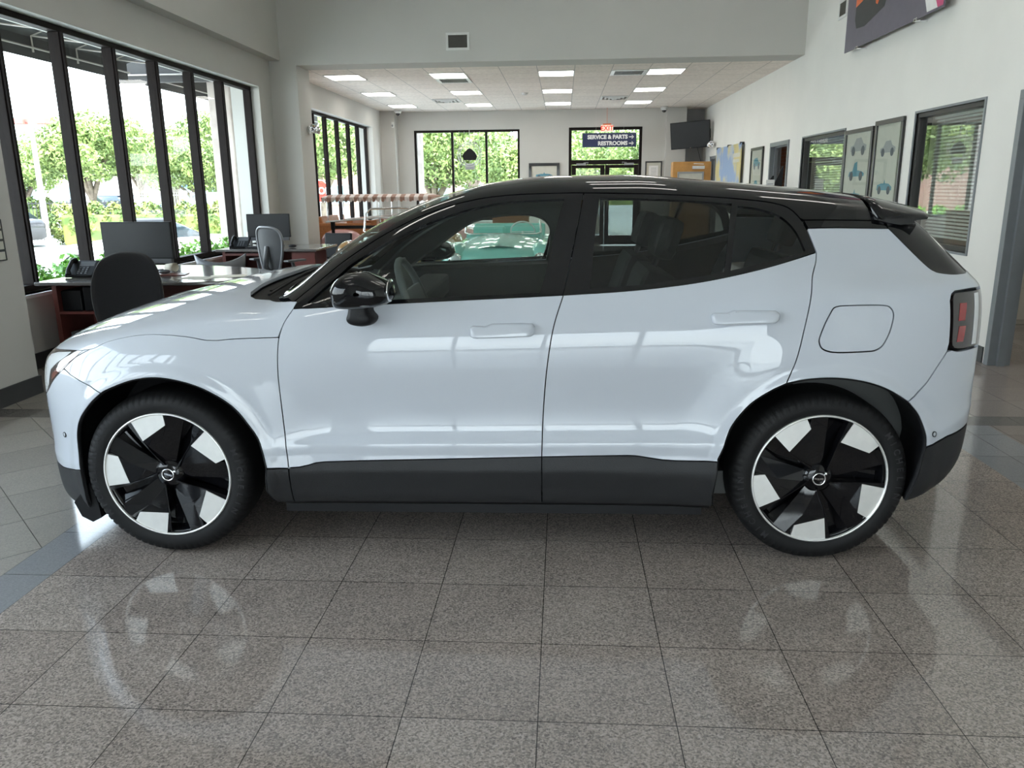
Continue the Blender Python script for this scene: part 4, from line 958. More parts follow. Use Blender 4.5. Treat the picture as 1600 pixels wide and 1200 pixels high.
# map panel on stand-offs
def map_mat():
    m = bpy.data.materials.new('printed map'); m.use_nodes = True; nt = m.node_tree; N = nt.nodes; L = nt.links; b = N['Principled BSDF']
    tc = N.new('ShaderNodeTexCoord'); no = N.new('ShaderNodeTexNoise'); no.inputs['Scale'].default_value = 1.6; no.inputs['Detail'].default_value = 5; L.new(tc.outputs['Object'], no.inputs['Vector'])
    cr = N.new('ShaderNodeValToRGB'); e = cr.color_ramp.elements; e[0].position = .46; e[0].color = (.26, .36, .56, 1); e[1].position = .56; e[1].color = (.58, .50, .24, 1); q = e.new(.51); q.color = (.42, .46, .50, 1)
    L.new(no.outputs['Fac'], cr.inputs[0]); L.new(cr.outputs[0], b.inputs['Base Color']); b.inputs['Roughness'].default_value = .5; return m
M['map'] = map_mat()
t = thing('wall_map', 'large blue and yellow map panel on the right wall near the television', 'map', (XR, 17.65, .95))
MB().bbox(-.075, -.06, -1.30, 1.30, 0, 1.34, .003).build('map_sheet', M['map'], t)
MB().box(-.0775, -.0755, -1.25, -.55, 1.08, 1.16).box(-.0775, -.0755, -1.2, -.6, .98, 1.04).build('map_legend', M['paper'], t)
for q in (-1.2, 0, 1.2): MB().bbox(-.085, 0, q-.03, q+.03, 1.31, 1.36, .004).build('clip', M['pframe'], t)
# the big poster high on the right wall: an orange car on a purple grey ground
M['purple'] = mat('purple grey print', (.145, .13, .165), rough=.45); M['orange'] = mat('orange print', (.78, .16, .045), rough=.4); M['pink'] = mat('pink print', (.62, .09, .22), rough=.4); M['whiteprint'] = mat('white print', (.8, .79, .78), rough=.5); M['yellow'] = mat('yellow print', (.75, .55, .05), rough=.5); M['shade'] = mat('charcoal print', (.055, .055, .055), rough=.5)
t = thing('wall_poster', 'big purple grey poster with an orange car, high on the right wall', 'poster', (XR, 10.64, 3.05))
# local: -y runs towards the viewer
MB().bbox(-.11, -.095, -2.62, 0, 0, 1.9, .003).build('panel', M['purple'], t)
def sheet(pts, h, m, nm):
    mb = MB(); mb.prism([(a, b) for a, b in pts], h, h+.0015, frameT((-.11, 0, 0), (0, -1, 0), (0, 0, 1))); mb.build(nm, m, t, fixn=True)
sheet([(.30, .32), (.36, .22), (.62, .20), (.85, .24), (1.18, .30), (1.30, .50), (1.34, .80), (1.3, 1.2), (.3, 1.2)], .001, M['shade'], 'tyre_print')
sheet([(.30, .46), (.55, .50), (.88, .54), (.93, .38), (.98, .36), (1.06, .44), (1.14, .66), (1.2, 1.25), (.5, 1.5), (.30, 1.25)], .003, M['orange'], 'orange_car_print')
sheet([(.50, .62), (.72, .66), (.74, .80), (.52, .76)], .005, M['yellow'], 'plate_print')
sheet([(.98, .48), (1.04, .52), (1.06, .62), (1.0, .60)], .005, M['shade'], 'lamp_print')
sheet([(2.28, 0.02), (2.50, 0.02), (2.22, .42), (2.0, .8), (1.86, .8)], .001, M['whiteprint'], 'white_stripe')
sheet([(2.50, .02), (2.61, .02), (2.61, .8), (2.05, .8), (2.24, .42)], .001, M['pink'], 'pink_stripe')
for q in (-.45, -2.05): MB().cyl((-.125, q, -.012), (0, q, -.012), .012, n=10).bbox(-.125, -.08, q-.04, q+.04, -.016, .012, .003).build('wall_clip', M['chrome'], t)
# ================================================================ vents, cameras, emergency lamps, detector
M['grille'] = mat('dark vent grille', (.12, .115, .10), rough=.6); M['whitep'] = mat('white plastic', (.72, .72, .70), rough=.35)
def vent(lab, T, w, h, slats=12, vertical=True):
    t = thing('air_vent', lab, 'vent', (0, 0, 0)); t.matrix_world = T; mb = MB(); f = .035
    for a in ((-w/2-f, w/2+f, -h/2-f, -h/2), (-w/2-f, w/2+f, h/2, h/2+f), (-w/2-f, -w/2, -h/2, h/2), (w/2, w/2+f, -h/2, h/2)): mb.bbox(a[0], a[1], a[2], a[3], -.002, .012, .003)
    mb.build('frame', M['whitep'], t); MB().box(-w/2, w/2, -h/2, h/2, -.002, .001).build('backing', M['darkjamb'], t)
    mb = MB()
    for i in range(slats):
        c = -w/2+(i+.5)*w/slats if vertical else -h/2+(i+.5)*h/slats
        if vertical: mb.box(c-w/slats*.22, c+w/slats*.22, -h/2, h/2, .001, .008)
        else: mb.box(-w/2, w/2, c-h/slats*.22, c+h/slats*.22, .001, .008)
    mb.build('slats', M['grille'], t)
vent('square grey vent grille high on the header wall above the opening', frameT((-1.605, YH-.002, 3.64), (1, 0, 0), (0, 0, 1)), .29, .18, 16)
vent('small vent grille high on the right wall beside the big poster', frameT((XR-.002, 11.14, 3.66), (0, -1, 0), (0, 0, 1)), .24, .16, 14)
def diffuser(lab, x, y, dark):
    T = frameT((x+.305, y+.305, ZC2-.002), (1, 0, 0), (0, -1, 0)); t = thing('ceiling_diffuser', lab, 'vent'); t.matrix_world = T
    mb = MB(); 
    if dark:
        mb.bbox(-.30, -.24, -.30, .30, 0, .012, .003).bbox(.24, .30, -.30, .30, 0, .012, .003).bbox(-.24, .24, -.30, -.24, 0, .012, .003).bbox(-.24, .24, .24, .30, 0, .012, .003); mb.build('frame', M['whitep'], t)
        mb = MB(); mb.box(-.24, .24, -.24, .24, 0, .003)
        for i in range(14): mb.box(-.24+i*.48/14, -.24+i*.48/14+.012, -.24, .24, .003, .008)
        mb.build('grille', M['grille'], t)
    else:
        for i, r in enumerate((.29, .21, .13, .06)):
            h = .004+.010*i; q = r-.035
            mb.add([(-r, -r, h), (r, -r, h), (r, r, h), (-r, r, h), (-q, -q, h+.018), (q, -q, h+.018), (q, q, h+.018), (-q, q, h+.018)], [(0, 1, 5, 4), (1, 2, 6, 5), (2, 3, 7, 6), (3, 0, 4, 7)])
        mb.build('louvres', M['whitep'], t); MB().box(-.27, .27, -.27, .27, -.001, .003).build('backing', M['grille'], t)
diffuser('dark slotted air return in the ceiling right behind the second front light', -2.26, 14.50, True)
diffuser('white stepped air diffuser in the left middle of the back ceiling', -2.87, 17.78, False)
diffuser('dark slotted air return beside the rightmost front ceiling light', .79, 13.90, True)
diffuser('white stepped air diffuser left of the rightmost back ceiling light', .79, 17.75, False)
def dome(lab, x, y):
    t = thing('security_camera', lab, 'camera', (x, y, ZC2)); MB().lathe([(.0001, -.0), (.085, 0), (.085, -.05), (.06, -.085), (.0001, -.09)], 24).build('housing', M['whitep'], t)
    MB().ell((0, 0, -.085), (.058, .058, .055), 18, 10).build('dome', M['lampdark'], t)
dome('white dome security camera under the ceiling at the back left', -4.05, 20.05); dome('white dome security camera under the ceiling at the back right', 2.45, 20.35)
t = thing('smoke_detector', 'small white round smoke detector in the middle of the back ceiling', 'smoke detector', (-.79, 16.95, ZC2)); MB().lathe([(.0001, 0), (.065, 0), (.062, -.03), (.03, -.045), (.0001, -.046)], 24).build('body', M['whitep'], t)
t = thing('motion_sensor', 'small white motion sensor on the back left pier below the camera', 'sensor', (-4.205, YB-.35, 3.02)); MB().bbox(-.07, -.01, -.04, 0, -.07, .07, .01).build('body', M['whitep'], t); MB().ell((-.04, -.042, -.02), (.022, .012, .03)).build('lens', M['greyink'], t)
def emergency(lab, T):
    t = thing('emergency_lamp', lab, 'emergency lamp'); t.matrix_world = T
    MB().lathe([(.0001, 0), (.065, 0), (.065, .02), (.0001, .022)], 20).build('wall_plate', M['whitep'], t)
    for s_ in (-1, 1):
        mb = MB(); D = Vector((s_*.55, .12, .6)).normalized(); T2 = D.to_track_quat('Z', 'Y').to_matrix().to_4x4(); T2.translation = Vector((s_*.05, 0, .05))
        mb.lathe([(.02, 0), (.055, .05), (.075, .10), (.068, .10), (.03, .04)], 20, T2); mb.cyl((0, 0, .01), (s_*.05, 0, .05), .012); mb.build('lamp_head', M['chrome'], t)
emergency('chrome twin emergency lamp on the stub wall beside the window', frameT((-4.13, YH+.40, 2.42), (0, 1, 0), (0, 0, 1)))
emergency('chrome twin emergency lamp on the right wall below the television', frameT((XR, 19.55, 2.40), (0, -1, 0), (0, 0, 1)))
# ================================================================ back wall: glazed door, signs, pictures, television
f = MB()
for a in ((.14, .21, 0, 2.85), (1.90, 1.97, 0, 2.85), (.14, 1.97, 2.85, 2.92), (.21, 1.90, 2.02, 2.13)): f.bbox(a[0], a[1], YB+.03, YB+.15, a[2], a[3], .006)
f = f.build('door_1', M['frame']); f['kind'] = 'structure'
MB().box(.2, 1.9, YB+.09, YB+.096, 2.12, 2.86).build('transom_pane', M['pane'], f)
for a, b in ((.215, 1.05), (1.06, 1.895)):
    l = MB()
    for q in ((a, a+.11, .02, 2.01), (b-.11, b, .02, 2.01), (a+.11, b-.11, 1.93, 2.01), (a+.11, b-.11, .02, .25)): l.bbox(q[0], q[1], YB+.05, YB+.10, q[2], q[3], .005)
    lf = l.build('door_leaf', M['frame'], f); MB().box(a+.1, b-.1, YB+.07, YB+.076, .24, 1.94).build('pane', M['pane'], lf)
    hx = b-.06 if a < .5 else a+.06
    MB().tube([(hx, YB+.05, .95), (hx, YB-.0, .95), (hx, YB-.0, 1.25), (hx, YB+.05, 1.25)], .012, 8).build('pull_handle', M['chrome'], lf)
    MB().bbox(a+.12 if a < .5 else b-.36, a+.36 if a < .5 else b-.12, YB+.0, YB+.05, 2.0, 2.05, .004).tube([(a+.3 if a < .5 else b-.3, YB+.01, 2.06), ((a+b)/2, YB-.05, 2.07), (a+.4 if a < .5 else b-.4, YB+.03, 2.03)], .008, 6).build('door_closer', M['greyink'], lf)
M['navy'] = mat('navy sign panel', (.018, .026, .085), rough=.4); M['letter'] = mat('white sign lettering', (.8, .8, .8), rough=.5); M['exitred'] = mat('red exit lettering', (.7, .04, .01), rough=.4, emit=(1, .03, .0), estr=.35); M['exitback'] = mat('pale exit sign face', (.8, .66, .55), rough=.4, emit=(1, .72, .55), estr=.5)
t = thing('direction_sign', 'navy hanging sign reading SERVICE and PARTS, RESTROOMS, in front of the back door', 'sign', (1.13, 20.30, 2.42))
MB().bbox(-.66, .66, -.015, .015, 0, .335, .004).build('panel', M['navy'], t)
mb = MB(); Ts = lambda x, z: frameT((x, -.0165, z), (1, 0, 0), (0, 0, 1))
add_text(mb, 'SERVICE & PARTS', .128, Ts(.445, .235), .001, 'RIGHT', .0062); add_text(mb, 'RESTROOMS', .128, Ts(.445, .085), .001, 'RIGHT', .0062)
for z in (.235, .085):
    T = Ts(.48, z); mb.prism([(0, -.011), (.085, -.011), (.085, .011), (0, .011)], 0, .001, T); mb.prism([(.06, -.045), (.075, -.045), (.12, 0), (.075, .045), (.06, .045), (.098, 0)], 0, .001, T)
mb.build('lettering', M['letter'], t)
mb = MB(); mb.tube([(-.33, 0, .33), (-.33, 0, ZC2-2.42)], .0015, 4).tube([(.35, 0, .33), (.35, 0, ZC2-2.42)], .0015, 4).bbox(-.345, -.315, -.01, .01, .33, .36, .003).bbox(.335, .365, -.01, .01, .33, .36, .003); mb.build('hangers', M['whitep'], t)
t = thing('exit_sign', 'small red lettered EXIT sign above the navy direction sign', 'exit sign', (1.075, 20.42, 2.79))
MB().bbox(-.15, .15, -.012, .012, 0, .16, .004).build('face', M['exitback'], t); MB().bbox(-.10, .10, -.035, .035, .16, .19, .006).tube([(0, 0, .19), (0, 0, ZC2-2.79)], .004, 6).build('mount', M['orange'], t)
mb = MB(); add_text(mb, 'EXIT', .155, frameT((0, -.0135, .078), (1, 0, 0), (0, 0, 1)), .001, 'CENTER', .003); mb.build('lettering', M['exitred'], t)
def back_picture(nm, lab, x0, x1, z0, z1, art, fw=.06):
    t = thing(nm, lab, 'framed picture', ((x0+x1)/2, YB, z0)); hw = (x1-x0)/2; h = z1-z0; mb = MB()
    for a in ((-hw, hw, 0, fw), (-hw, hw, h-fw, h), (-hw, -hw+fw, fw, h-fw), (hw-fw, hw, fw, h-fw)): mb.bbox(a[0], a[1], -.035, -.002, a[2], a[3], .006)
    mb.build('frame', M['pframe'], t); sh = MB().box(-hw+fw, hw-fw, -.012, -.006, fw, h-fw).build('print', M['paper'], t)
    mb = MB(); T = frameT((0, -.0125, 0), (1, 0, 0), (0, 0, 1))
    if art: car_drawing(mb, 0, h*.42, hw*1.1, 1, T); mb.build('car_drawing', [M['teal'], M['ink']], sh)
    else:
        mb.prism([(-hw*.55, h*.30), (hw*.55, h*.30), (hw*.55, h*.8), (-hw*.55, h*.8)], 0, .001, T)
        for k in range(5): mb.m(1).prism([(-hw*.3, h*(.4+.07*k)), (hw*.3, h*(.4+.07*k)), (hw*.3, h*(.415+.07*k)), (-hw*.3, h*(.415+.07*k))], .0012, .002, T)
        mb.build('certificate', [M['whiteprint'], M['greyink']], sh)
back_picture('picture_frame', 'wide black frame with a racing car print left of the back door', -.87, -.09, 1.45, 2.07, True, .07)
back_picture('picture_frame', 'small black framed certificate right of the back door', 2.06, 2.48, 1.55, 2.08, False, .03)
# television on its arm
t = thing('television', 'dark flat television on a wall arm in the back right corner', 'television', (3.05, 19.98, 2.66)); t.rotation_euler = (R_(6), R_(-3.0), R_(-22))
MB().bbox(-.475, .475, -.03, .03, -.31, .31, .008).build('casing', M['blackp'], t)
M['screen'] = mat('black screen', (.018, .019, .021), rough=.4, spec=.3)
MB().box(-.455, .455, -.0325, -.0305, -.285, .29).build('screen', M['screen'], t)
MB().bbox(-.012, .012, -.034, -.03, -.302, -.290, .002).build('logo_plate', M['chrome'], t)
MB().bbox(-.12, .12, .03, .06, -.12, .12, .004).tube([(0, .05, 0), (.22, .18, 0), (.44, .06, 0)], .02, 8).bbox(.42, .46, .02, .14, -.1, .1, .004).build('wall_arm', M['blackp'], t)
MB().tube([(.15, .03, -.3), (.19, .05, -.5), (.24, .08, -.75)], .005, 6).build('cable', M['blackp'], t)
# upright oak panel with picture and picture lamp
M['oak'] = mat('golden oak veneer', (.50, .25, .07), rough=.4, var=.12, scale=6)
t = thing('display_cabinet', 'golden oak upright display cabinet below the television', 'cabinet', (3.06, 19.75, 0))
MB().bbox(-.45, .45, -.18, .18, 0, 2.03, .01).build('body', M['oak'], t)
mb = MB()
for a in ((-.34, .28, 1.25, 1.29), (-.34, .28, 1.76, 1.80), (-.34, -.30, 1.29, 1.76), (.24, .28, 1.29, 1.76)): mb.bbox(a[0], a[1], -.215, -.18, a[2], a[3], .004)
fr = mb.build('picture_border', M['greyink'], t); MB().box(-.30, .24, -.19, -.182, 1.29, 1.76).build('print', M['paper'], fr)
MB().bbox(0, .28, -.28, -.20, 1.86, 1.93, .006).tube([(.04, -.18, 1.98), (.04, -.26, 1.98), (.26, -.26, 1.97)], .008, 6).build('picture_lamp', M['whitep'], t)
# hanging emblem with wire rings in the back window
M['neon'] = mat('unlit glass tube', (.62, .62, .60), rough=.25)
t = thing('window_ornament', 'dark domed ornament with wire rings hanging in the back window', 'ornament', (-2.36, 20.55, 2.30))
mb = MB(); mb.prism([(-.19, -.05), (-.15, -.14), (.15, -.14), (.19, -.05), (.15, .03), (.06, .12), (0, .15), (-.06, .12), (-.15, .03)], -.03, .03, frameT((0, 0, 0), (1, 0, 0), (0, 0, 1))); mb.build('dome', M['blackp'], t)
mb = MB()
for r in (.24, .30): mb.tube([(r*math.cos(a), -.04, r*math.sin(a)) for a in [2*math.pi*i/32 for i in range(32)]], .009, 6, closed=True)
mb.build('rings', M['neon'], t)
mb = MB()
for q in (-.26, -.13, 0, .13, .26): mb.tube([(q, -.02, -.38), (q, -.02, .55)], .005, 4).tube([(-.38, -.02, q), (.38, -.02, q)], .005, 4)
mb.build('wire_grid', M['neon'], t); MB().bbox(-.11, .11, -.04, .04, -.37, -.22, .008).build('transformer', M['greyink'], t)
MB().tube([(0, 0, .15), (0, 0, 1.05)], .008, 6).build('cable', M['neon'], t)
# notice frames on the near left pier
for i, (z0, z1, rows) in enumerate(((1.02, 1.31, 4), (1.34, 1.42, 1))):
    t = thing('notice_frame', ['black framed notice in four rows on the near left pier', 'small black framed notice above the four row one on the near left pier'][i], 'framed notice', (-3.99, 5.30, z0)); h = z1-z0
    MB().bbox(0, .02, -.13, .13, 0, h, .004).build('frame', M['pframe'], t)
    mb = MB()
    for r in range(rows): zz = h*(r+.12)/rows; mb.box(.0205, .022, -.11, .11, zz, zz+h*.76/rows)
    mb.build('notice_sheet', M['paper'], t)

# unseen ceiling lights added to brighten the offices and their blinds
for x, y, nm in ((4.8, 6.2, 'first'), (5.6, 8.0, 'first, nearer the filing cabinet'), (4.8, 11.2, 'second'), (6.1, 11.2, 'second, farther from the window'), (4.3, 15.5, 'third')):
    copy_tree(t0, (x, y, 2.72), label='added unseen square light inside the '+nm+' office behind the right wall', group='added square lights inside the offices')
# ================================================================ desks and chairs
M['desktop'] = mat('grey brown laminate top', (.12, .11, .105), rough=.16, coat=.5)
M['cherry'] = mat('cherry veneer', (.13, .035, .028), rough=.35, var=.15, scale=8)
M['fabric'] = mat('black upholstery fabric', (.012, .012, .014), rough=.95, bump=.4, bscale=300, sheen=.1)
M['greyplastic'] = mat('dark grey plastic', (.07, .072, .078), rough=.4)
M['mesh'] = mat('grey chair mesh', (.045, .047, .05), rough=.6, bump=.5, bscale=260)
M['silverp'] = mat('silver grey plastic', (.17, .175, .185), rough=.35, metal=.3)
M['whitecup'] = mat('cream paper', (.70, .66, .56), rough=.6)
t = thing('office_desk', 'grey topped cherry desk with rounded end under the big left window', 'desk', (0, 0, 0))
top = [(-4.50, 6.42), (-3.15, 6.40), (-2.90, 6.47), (-2.72, 6.62), (-2.62, 6.85), (-2.64, 7.10), (-2.76, 7.35), (-3.0, 7.58), (-3.35, 7.78), (-3.7, 7.92), (-4.50, 7.98)]
mb = MB(); mb.prism(top, .715, .745); o = mb.build('top', M['desktop'], t, fixn=True); mm = o.modifiers.new('b', 'BEVEL'); mm.width = .008; mm.segments = 2; mm.limit_method = 'ANGLE'
mb = MB()
for a in ((-4.40, -4.36, 6.50, 7.0, 0, .715), (-4.36, -3.72, 6.50, 7.0, .46, .48), (-4.36, -3.72, 6.50, 7.0, .04, .07), (-3.75, -3.71, 6.50, 7.0, 0, .715), (-4.03, -4.0, 6.50, 7.0, .07, .46), (-4.36, -3.72, 6.98, 7.0, 0, .715)): mb.box(*a)
mb.build('pedestal', M['cherry'], t)
MB().box(-3.71, -2.95, 6.58, 6.62, .12, .715).build('modesty_panel', M['cherry'], t); MB().cyl((-2.95, 7.1, 0), (-2.95, 7.1, .715), .05, n=16).build('leg', M['cherry'], t)
MB().bbox(-4.36, -4.18, 6.55, 6.9, .48, .66, .01).bbox(-4.16, -4.06, 6.55, 6.9, .48, .69, .01).build('binders', M['blackp'], t)
MB().bbox(-4.30, -4.06, 6.52, 6.9, .07, .30, .008).build('waste_bin', M['greyplastic'], t)
def monitor(lab, x, y, z, w, h, rot):
    t = thing('computer_monitor', lab, 'monitor', (x, y, z), rot)
    MB().bbox(-w/2, w/2, -.018, .018, .12, .12+h, .004).build('casing', M['blackp'], t); MB().box(-w/2+.008, w/2-.008, -.0195, -.0182, .135, .11+h).build('screen', M['screen'], t)
    MB().bbox(-w/2+.02, w/2-.02, -.020, .02, .078, .122, .006).build('speaker_bar', M['greyplastic'], t)
    MB().bbox(-.05, .05, .02, .05, .0, .25, .006).bbox(-.16, .16, -.10, .12, 0, .015, .005).build('stand', M['greyplastic'], t)
monitor('large black monitor on the rounded desk behind the black office chair', -4.02, 7.30, .745, .70, .345, R_(-3))
monitor('black monitor on the farther desk beside the window corner', -3.96, 10.55, .745, .58, .31, R_(2))
def phone(lab, x, y, z, rot):
    t = thing('desk_phone', lab, 'telephone', (x, y, z+.004), rot)
    T = Matrix.Translation((0, 0, .066)) @ Matrix.Rotation(R_(32), 4, 'X')
    MB().bbox(-.12, .12, -.11, .11, -.012, .014, .006, T).bbox(-.10, .10, -.02, .10, 0, .03, .006).build('body', M['blackp'], t)
    MB().box(-.03, .10, .02, .09, .0142, .0155, T).build('display', M['greyplastic'], t)
    mb = MB()
    for i in range(4):
        for j in range(3): mb.bbox(-.02+j*.032, 0+j*.032, -.09+i*.026, -.074+i*.026, .014, .018, .002, T)
    mb.build('keys', M['greyplastic'], t)
    MB().tube([T @ Vector((-.085, -.10, .02)), T @ Vector((-.088, -.07, .045)), T @ Vector((-.088, .05, .05)), T @ Vector((-.085, .10, .022))], [.026, .017, .017, .026], 10).build('handset', M['blackp'], t)
phone('black desk phone on the near desk left of the black chair', -4.32, 6.85, .745, R_(8)); phone('black desk phone on the farther desk left of the monitor', -4.25, 10.25, .745, R_(5))
t = thing('office_chair', 'black padded office chair with rounded back at the near desk', 'chair', (-3.33, 5.90, 0))
prof = [(-.20, -.37), (-.265, -.28), (-.285, -.10), (-.28, .04), (-.25, .15), (-.195, .235), (-.10, .28), (0, .288), (.10, .28), (.195, .235), (.25, .15), (.28, .04), (.285, -.10), (.265, -.28), (.20, -.37), (0, -.38)]
mb = MB(); L_ = [(-.045, .82), (-.03, .95), (0, 1.0), (.03, .95), (.045, .80)]; n = len(prof)
sm = cr_(prof+[prof[0]], 4)[:-1]; n = len(sm); v = [(x*k, d+.10*(x*k/.28)**2*(-1), .755+z*k) for d, k in L_ for x, z in sm]; f = [(a*n+j, a*n+(j+1) % n, (a+1)*n+(j+1) % n, (a+1)*n+j) for a in range(4) for j in range(n)]+[tuple(range(n))[::-1], tuple(range(4*n, 5*n))]
mb.add(v, f, True); mb.build('backrest', M['fabric'], t, fixn=True)
MB().bbox(-.26, .26, .02, .52, .42, .52, .04).build('seat', M['fabric'], t)
for s_ in (-1, 1): MB().bbox(s_*.30-.035, s_*.30+.035, .05, .36, .66, .70, .015).tube([(s_*.30, .2, .67), (s_*.31, .22, .5), (s_*.2, .25, .43)], .016, 8).build('armrest', M['blackp'], t)
MB().cyl((0, .25, .1), (0, .25, .42), .025).build('gas_column', M['blackp'], t)
for i in range(5):
    a = R_(90+72*i); x, y = .30*math.cos(a), .25+.30*math.sin(a); lg = MB().tube([(0, .25, .11), (x, y, .07)], [.03, .018], 8).build('base_leg', M['blackp'], t); MB().ell((x, y, .03), (.028, .028, .03), 12, 8).build('castor', M['blackp'], lg)
# farther desk
t = thing('office_desk', 'dark topped cherry desk by the window corner, the farther one', 'desk', (0, 0, 0))
MB().bbox(-4.48, -3.15, 9.98, 10.95, .715, .745, .006).build('top', M['desktop'], t)
mb = MB()
for a in ((-4.42, -4.38, 10.05, 10.6, 0, .715), (-4.38, -3.85, 10.05, 10.6, .66, .69), (-3.88, -3.85, 10.05, 10.6, 0, .715), (-4.38, -3.85, 10.56, 10.6, 0, .66), (-4.38, -3.88, 10.05, 10.6, .30, .32)): mb.box(*a)
mb.build('pedestal', M['cherry'], t); MB().box(-3.5, -3.2, 10.05, 10.09, 0, .70).build('end_panel', M['cherry'], t); MB().box(-3.85, -3.2, 10.55, 10.58, .2, .70).build('modesty_panel', M['cherry'], t)
# mesh swivel chair
def mesh_chair(lab, x, y, rot, wide=1.0):
    t = thing('mesh_swivel_chair', lab, 'chair', (x, y, 0), rot)
    ol = cr_([(0, -.24), (.10, -.22), (.15, -.10), (.19, .05), (.205, .20), (.18, .30), (.10, .345), (0, .35), (-.10, .345), (-.18, .30), (-.205, .20), (-.19, .05), (-.15, -.10), (-.10, -.22), (0, -.24)], 4)[:-1]
    fr = MB().tube([(a*wide, -.06*(b+.24)+.05*(a/.2)**2, .72+b) for a, b in ol], .016, 8, closed=True).build('back_frame', M['silverp'], t)
    mb = MB(); n = len(ol); v = [(a*wide*k, -.06*(b*k+.24)+.05*(a*k/.2)**2, .72+.03+(b-.03)*k) for k in (1, .8, .6, .4, .2) for a, b in ol]+[(0, -.016, .75)]
    f = [(q*n+j, q*n+(j+1) % n, (q+1)*n+(j+1) % n, (q+1)*n+j) for q in range(4) for j in range(n)]+[(4*n+j, 4*n+(j+1) % n, 5*n) for j in range(n)]
    mb.add(v, f, True); mb.build('mesh_back', M['mesh'], fr)
    MB().tube([(0, -.02, .85), (0, -.07, .62), (0, .05, .45)], [.03, .035, .03], 8).build('back_spine', M['greyplastic'], t)
    MB().bbox(-.25, .25, 0, .48, .44, .49, .02).build('seat', M['mesh'], t)
    for s_ in (-1, 1): MB().tube([(s_*.22, .15, .46), (s_*.30, .10, .55), (s_*.29, .08, .68)], .02, 8).bbox(s_*.29-.045, s_*.29+.045, -.02, .26, .675, .70, .012).build('armrest', M['greyplastic'], t)
    MB().cyl((0, .22, .1), (0, .22, .44), .028).build('gas_column', M['blackp'], t)
    for i in range(5):
        a = R_(90+72*i); X, Y = .31*math.cos(a), .22+.31*math.sin(a); lg = MB().tube([(0, .22, .12), (X, Y, .07)], [.028, .018], 8).build('base_leg', M['greyplastic'], t); MB().ell((X, Y, .03), (.028, .028, .03), 12, 8).build('castor', M['blackp'], lg)
mesh_chair('grey mesh swivel chair turned sideways in front of the farther desk', -3.42, 9.05, R_(-28))
t = thing('guest_chair', 'silver grey curved low backed guest chair between the two desks', 'chair', (-3.80, 8.60, 0), R_(15))
mb = MB(); v = []; nn = 12
for i in range(nn+1):
    a = (i/nn-.5)*1.9; v += [(.30*math.sin(a), -.22*math.cos(a)+.1, .60), (.34*math.sin(a), -.26*math.cos(a)+.1, .79-.09*math.cos(a*1.6)+.02), (.33*math.sin(a), -.245*math.cos(a)+.1, .79-.09*math.cos(a*1.6)+.02), (.29*math.sin(a), -.205*math.cos(a)+.1, .60)]
f = [(i*4+j, i*4+(j+1) % 4, (i+1)*4+(j+1) % 4, (i+1)*4+j) for i in range(nn) for j in range(4)]+[(0, 1, 2, 3), (nn*4+3, nn*4+2, nn*4+1, nn*4)]; mb.add(v, f, True); mb.build('backrest', M['silverp'], t, fixn=True)
MB().bbox(-.25, .25, -.12, .35, .42, .46, .02).build('seat', M['mesh'], t)
for sx in (-1, 1):
    for sy in (-.1, .33): MB().tube([(sx*.22, sy, .43), (sx*.26, sy+(.04 if sy > 0 else -.04), 0)], .012, 8).build('leg', M['silverp'], t)
    MB().tube([(sx*.24, -.08, .43), (sx*.28, -.12, .62)], .012, 8).build('back_support', M['silverp'], t)
t = thing('guest_chair', 'black seat back showing just behind the farther desk near the belt barrier', 'chair', (-3.42, 11.6, 0), R_(170))
mb = MB(); T = Matrix.Translation((0, -.18, .47)) @ Matrix.Rotation(R_(10), 4, 'X'); mb.bbox(-.22, .22, -.02, .02, 0, .38, .02, T).build('backrest', M['blackp'], t); MB().bbox(-.23, .23, -.2, .24, .43, .47, .02).build('seat', M['greyplastic'], t)
for sx in (-1, 1):
    for sy in (-.18, .2): MB().tube([(sx*.2, sy, .44), (sx*.22, sy, 0)], .012, 8).build('leg', M['silverp'], t)
# things lying on the desks
t = thing('paper_cup', 'cream paper cup lying on its side on the rounded desk', 'cup', (-3.70, 7.25, .788)); T = Matrix.Rotation(R_(88), 4, 'Y') @ Matrix.Rotation(R_(20), 4, 'X')
MB().lathe([(.0001, -.055), (.032, -.055), (.042, .055), (.040, .055), (.030, -.050), (.0001, -.05)], 24, T).build('cup', M['whitecup'], t)
o = MB().ell((0, 0, 0), (.055, .036, .020), 20, 10, .9).build('computer_mouse', M['greyplastic'], loc=(-3.64, 7.0, .773)); tag(o, 'dark grey computer mouse beside the fallen cup', 'mouse')
o = MB().bbox(-.17, .17, -.10, .10, 0, .006, .002).build('notepad', M['cherry'], loc=(-3.75, 6.98, .746), rotz=R_(12)); o.location.x = -3.60; tag(o, 'thin reddish brown pad under the mouse on the rounded desk', 'notepad')
o = MB().box(-.15, .15, -.10, .10, 0, .0015).build('paper_sheet', M['whitecup'], loc=(-2.98, 6.85, .746), rotz=R_(20)); tag(o, 'loose white sheet of paper on the rounded desk end', 'paper', 'paper sheets on the rounded desk end')
o = MB().box(-.15, .15, -.10, .10, 0, .0015).build('paper_sheet', M['paper'], loc=(-3.2, 6.72, .7462), rotz=R_(-10)); tag(o, 'loose cream sheet of paper near the front edge of the desk end', 'paper', 'paper sheets on the rounded desk end')
t = thing('keyboard', 'dark keyboard half hidden behind the black office chair', 'keyboard', (-3.95, 6.92, .746)); MB().bbox(-.2, .2, -.065, .065, 0, .02, .005).build('case', M['greyplastic'], t)
mb = MB(); [mb.bbox(-.19+i*.027, -.168+i*.027, -.055+j*.027, -.033+j*.027, .02, .026, .002) for i in range(14) for j in range(4)]; mb.build('keys', M['silverp'], t)
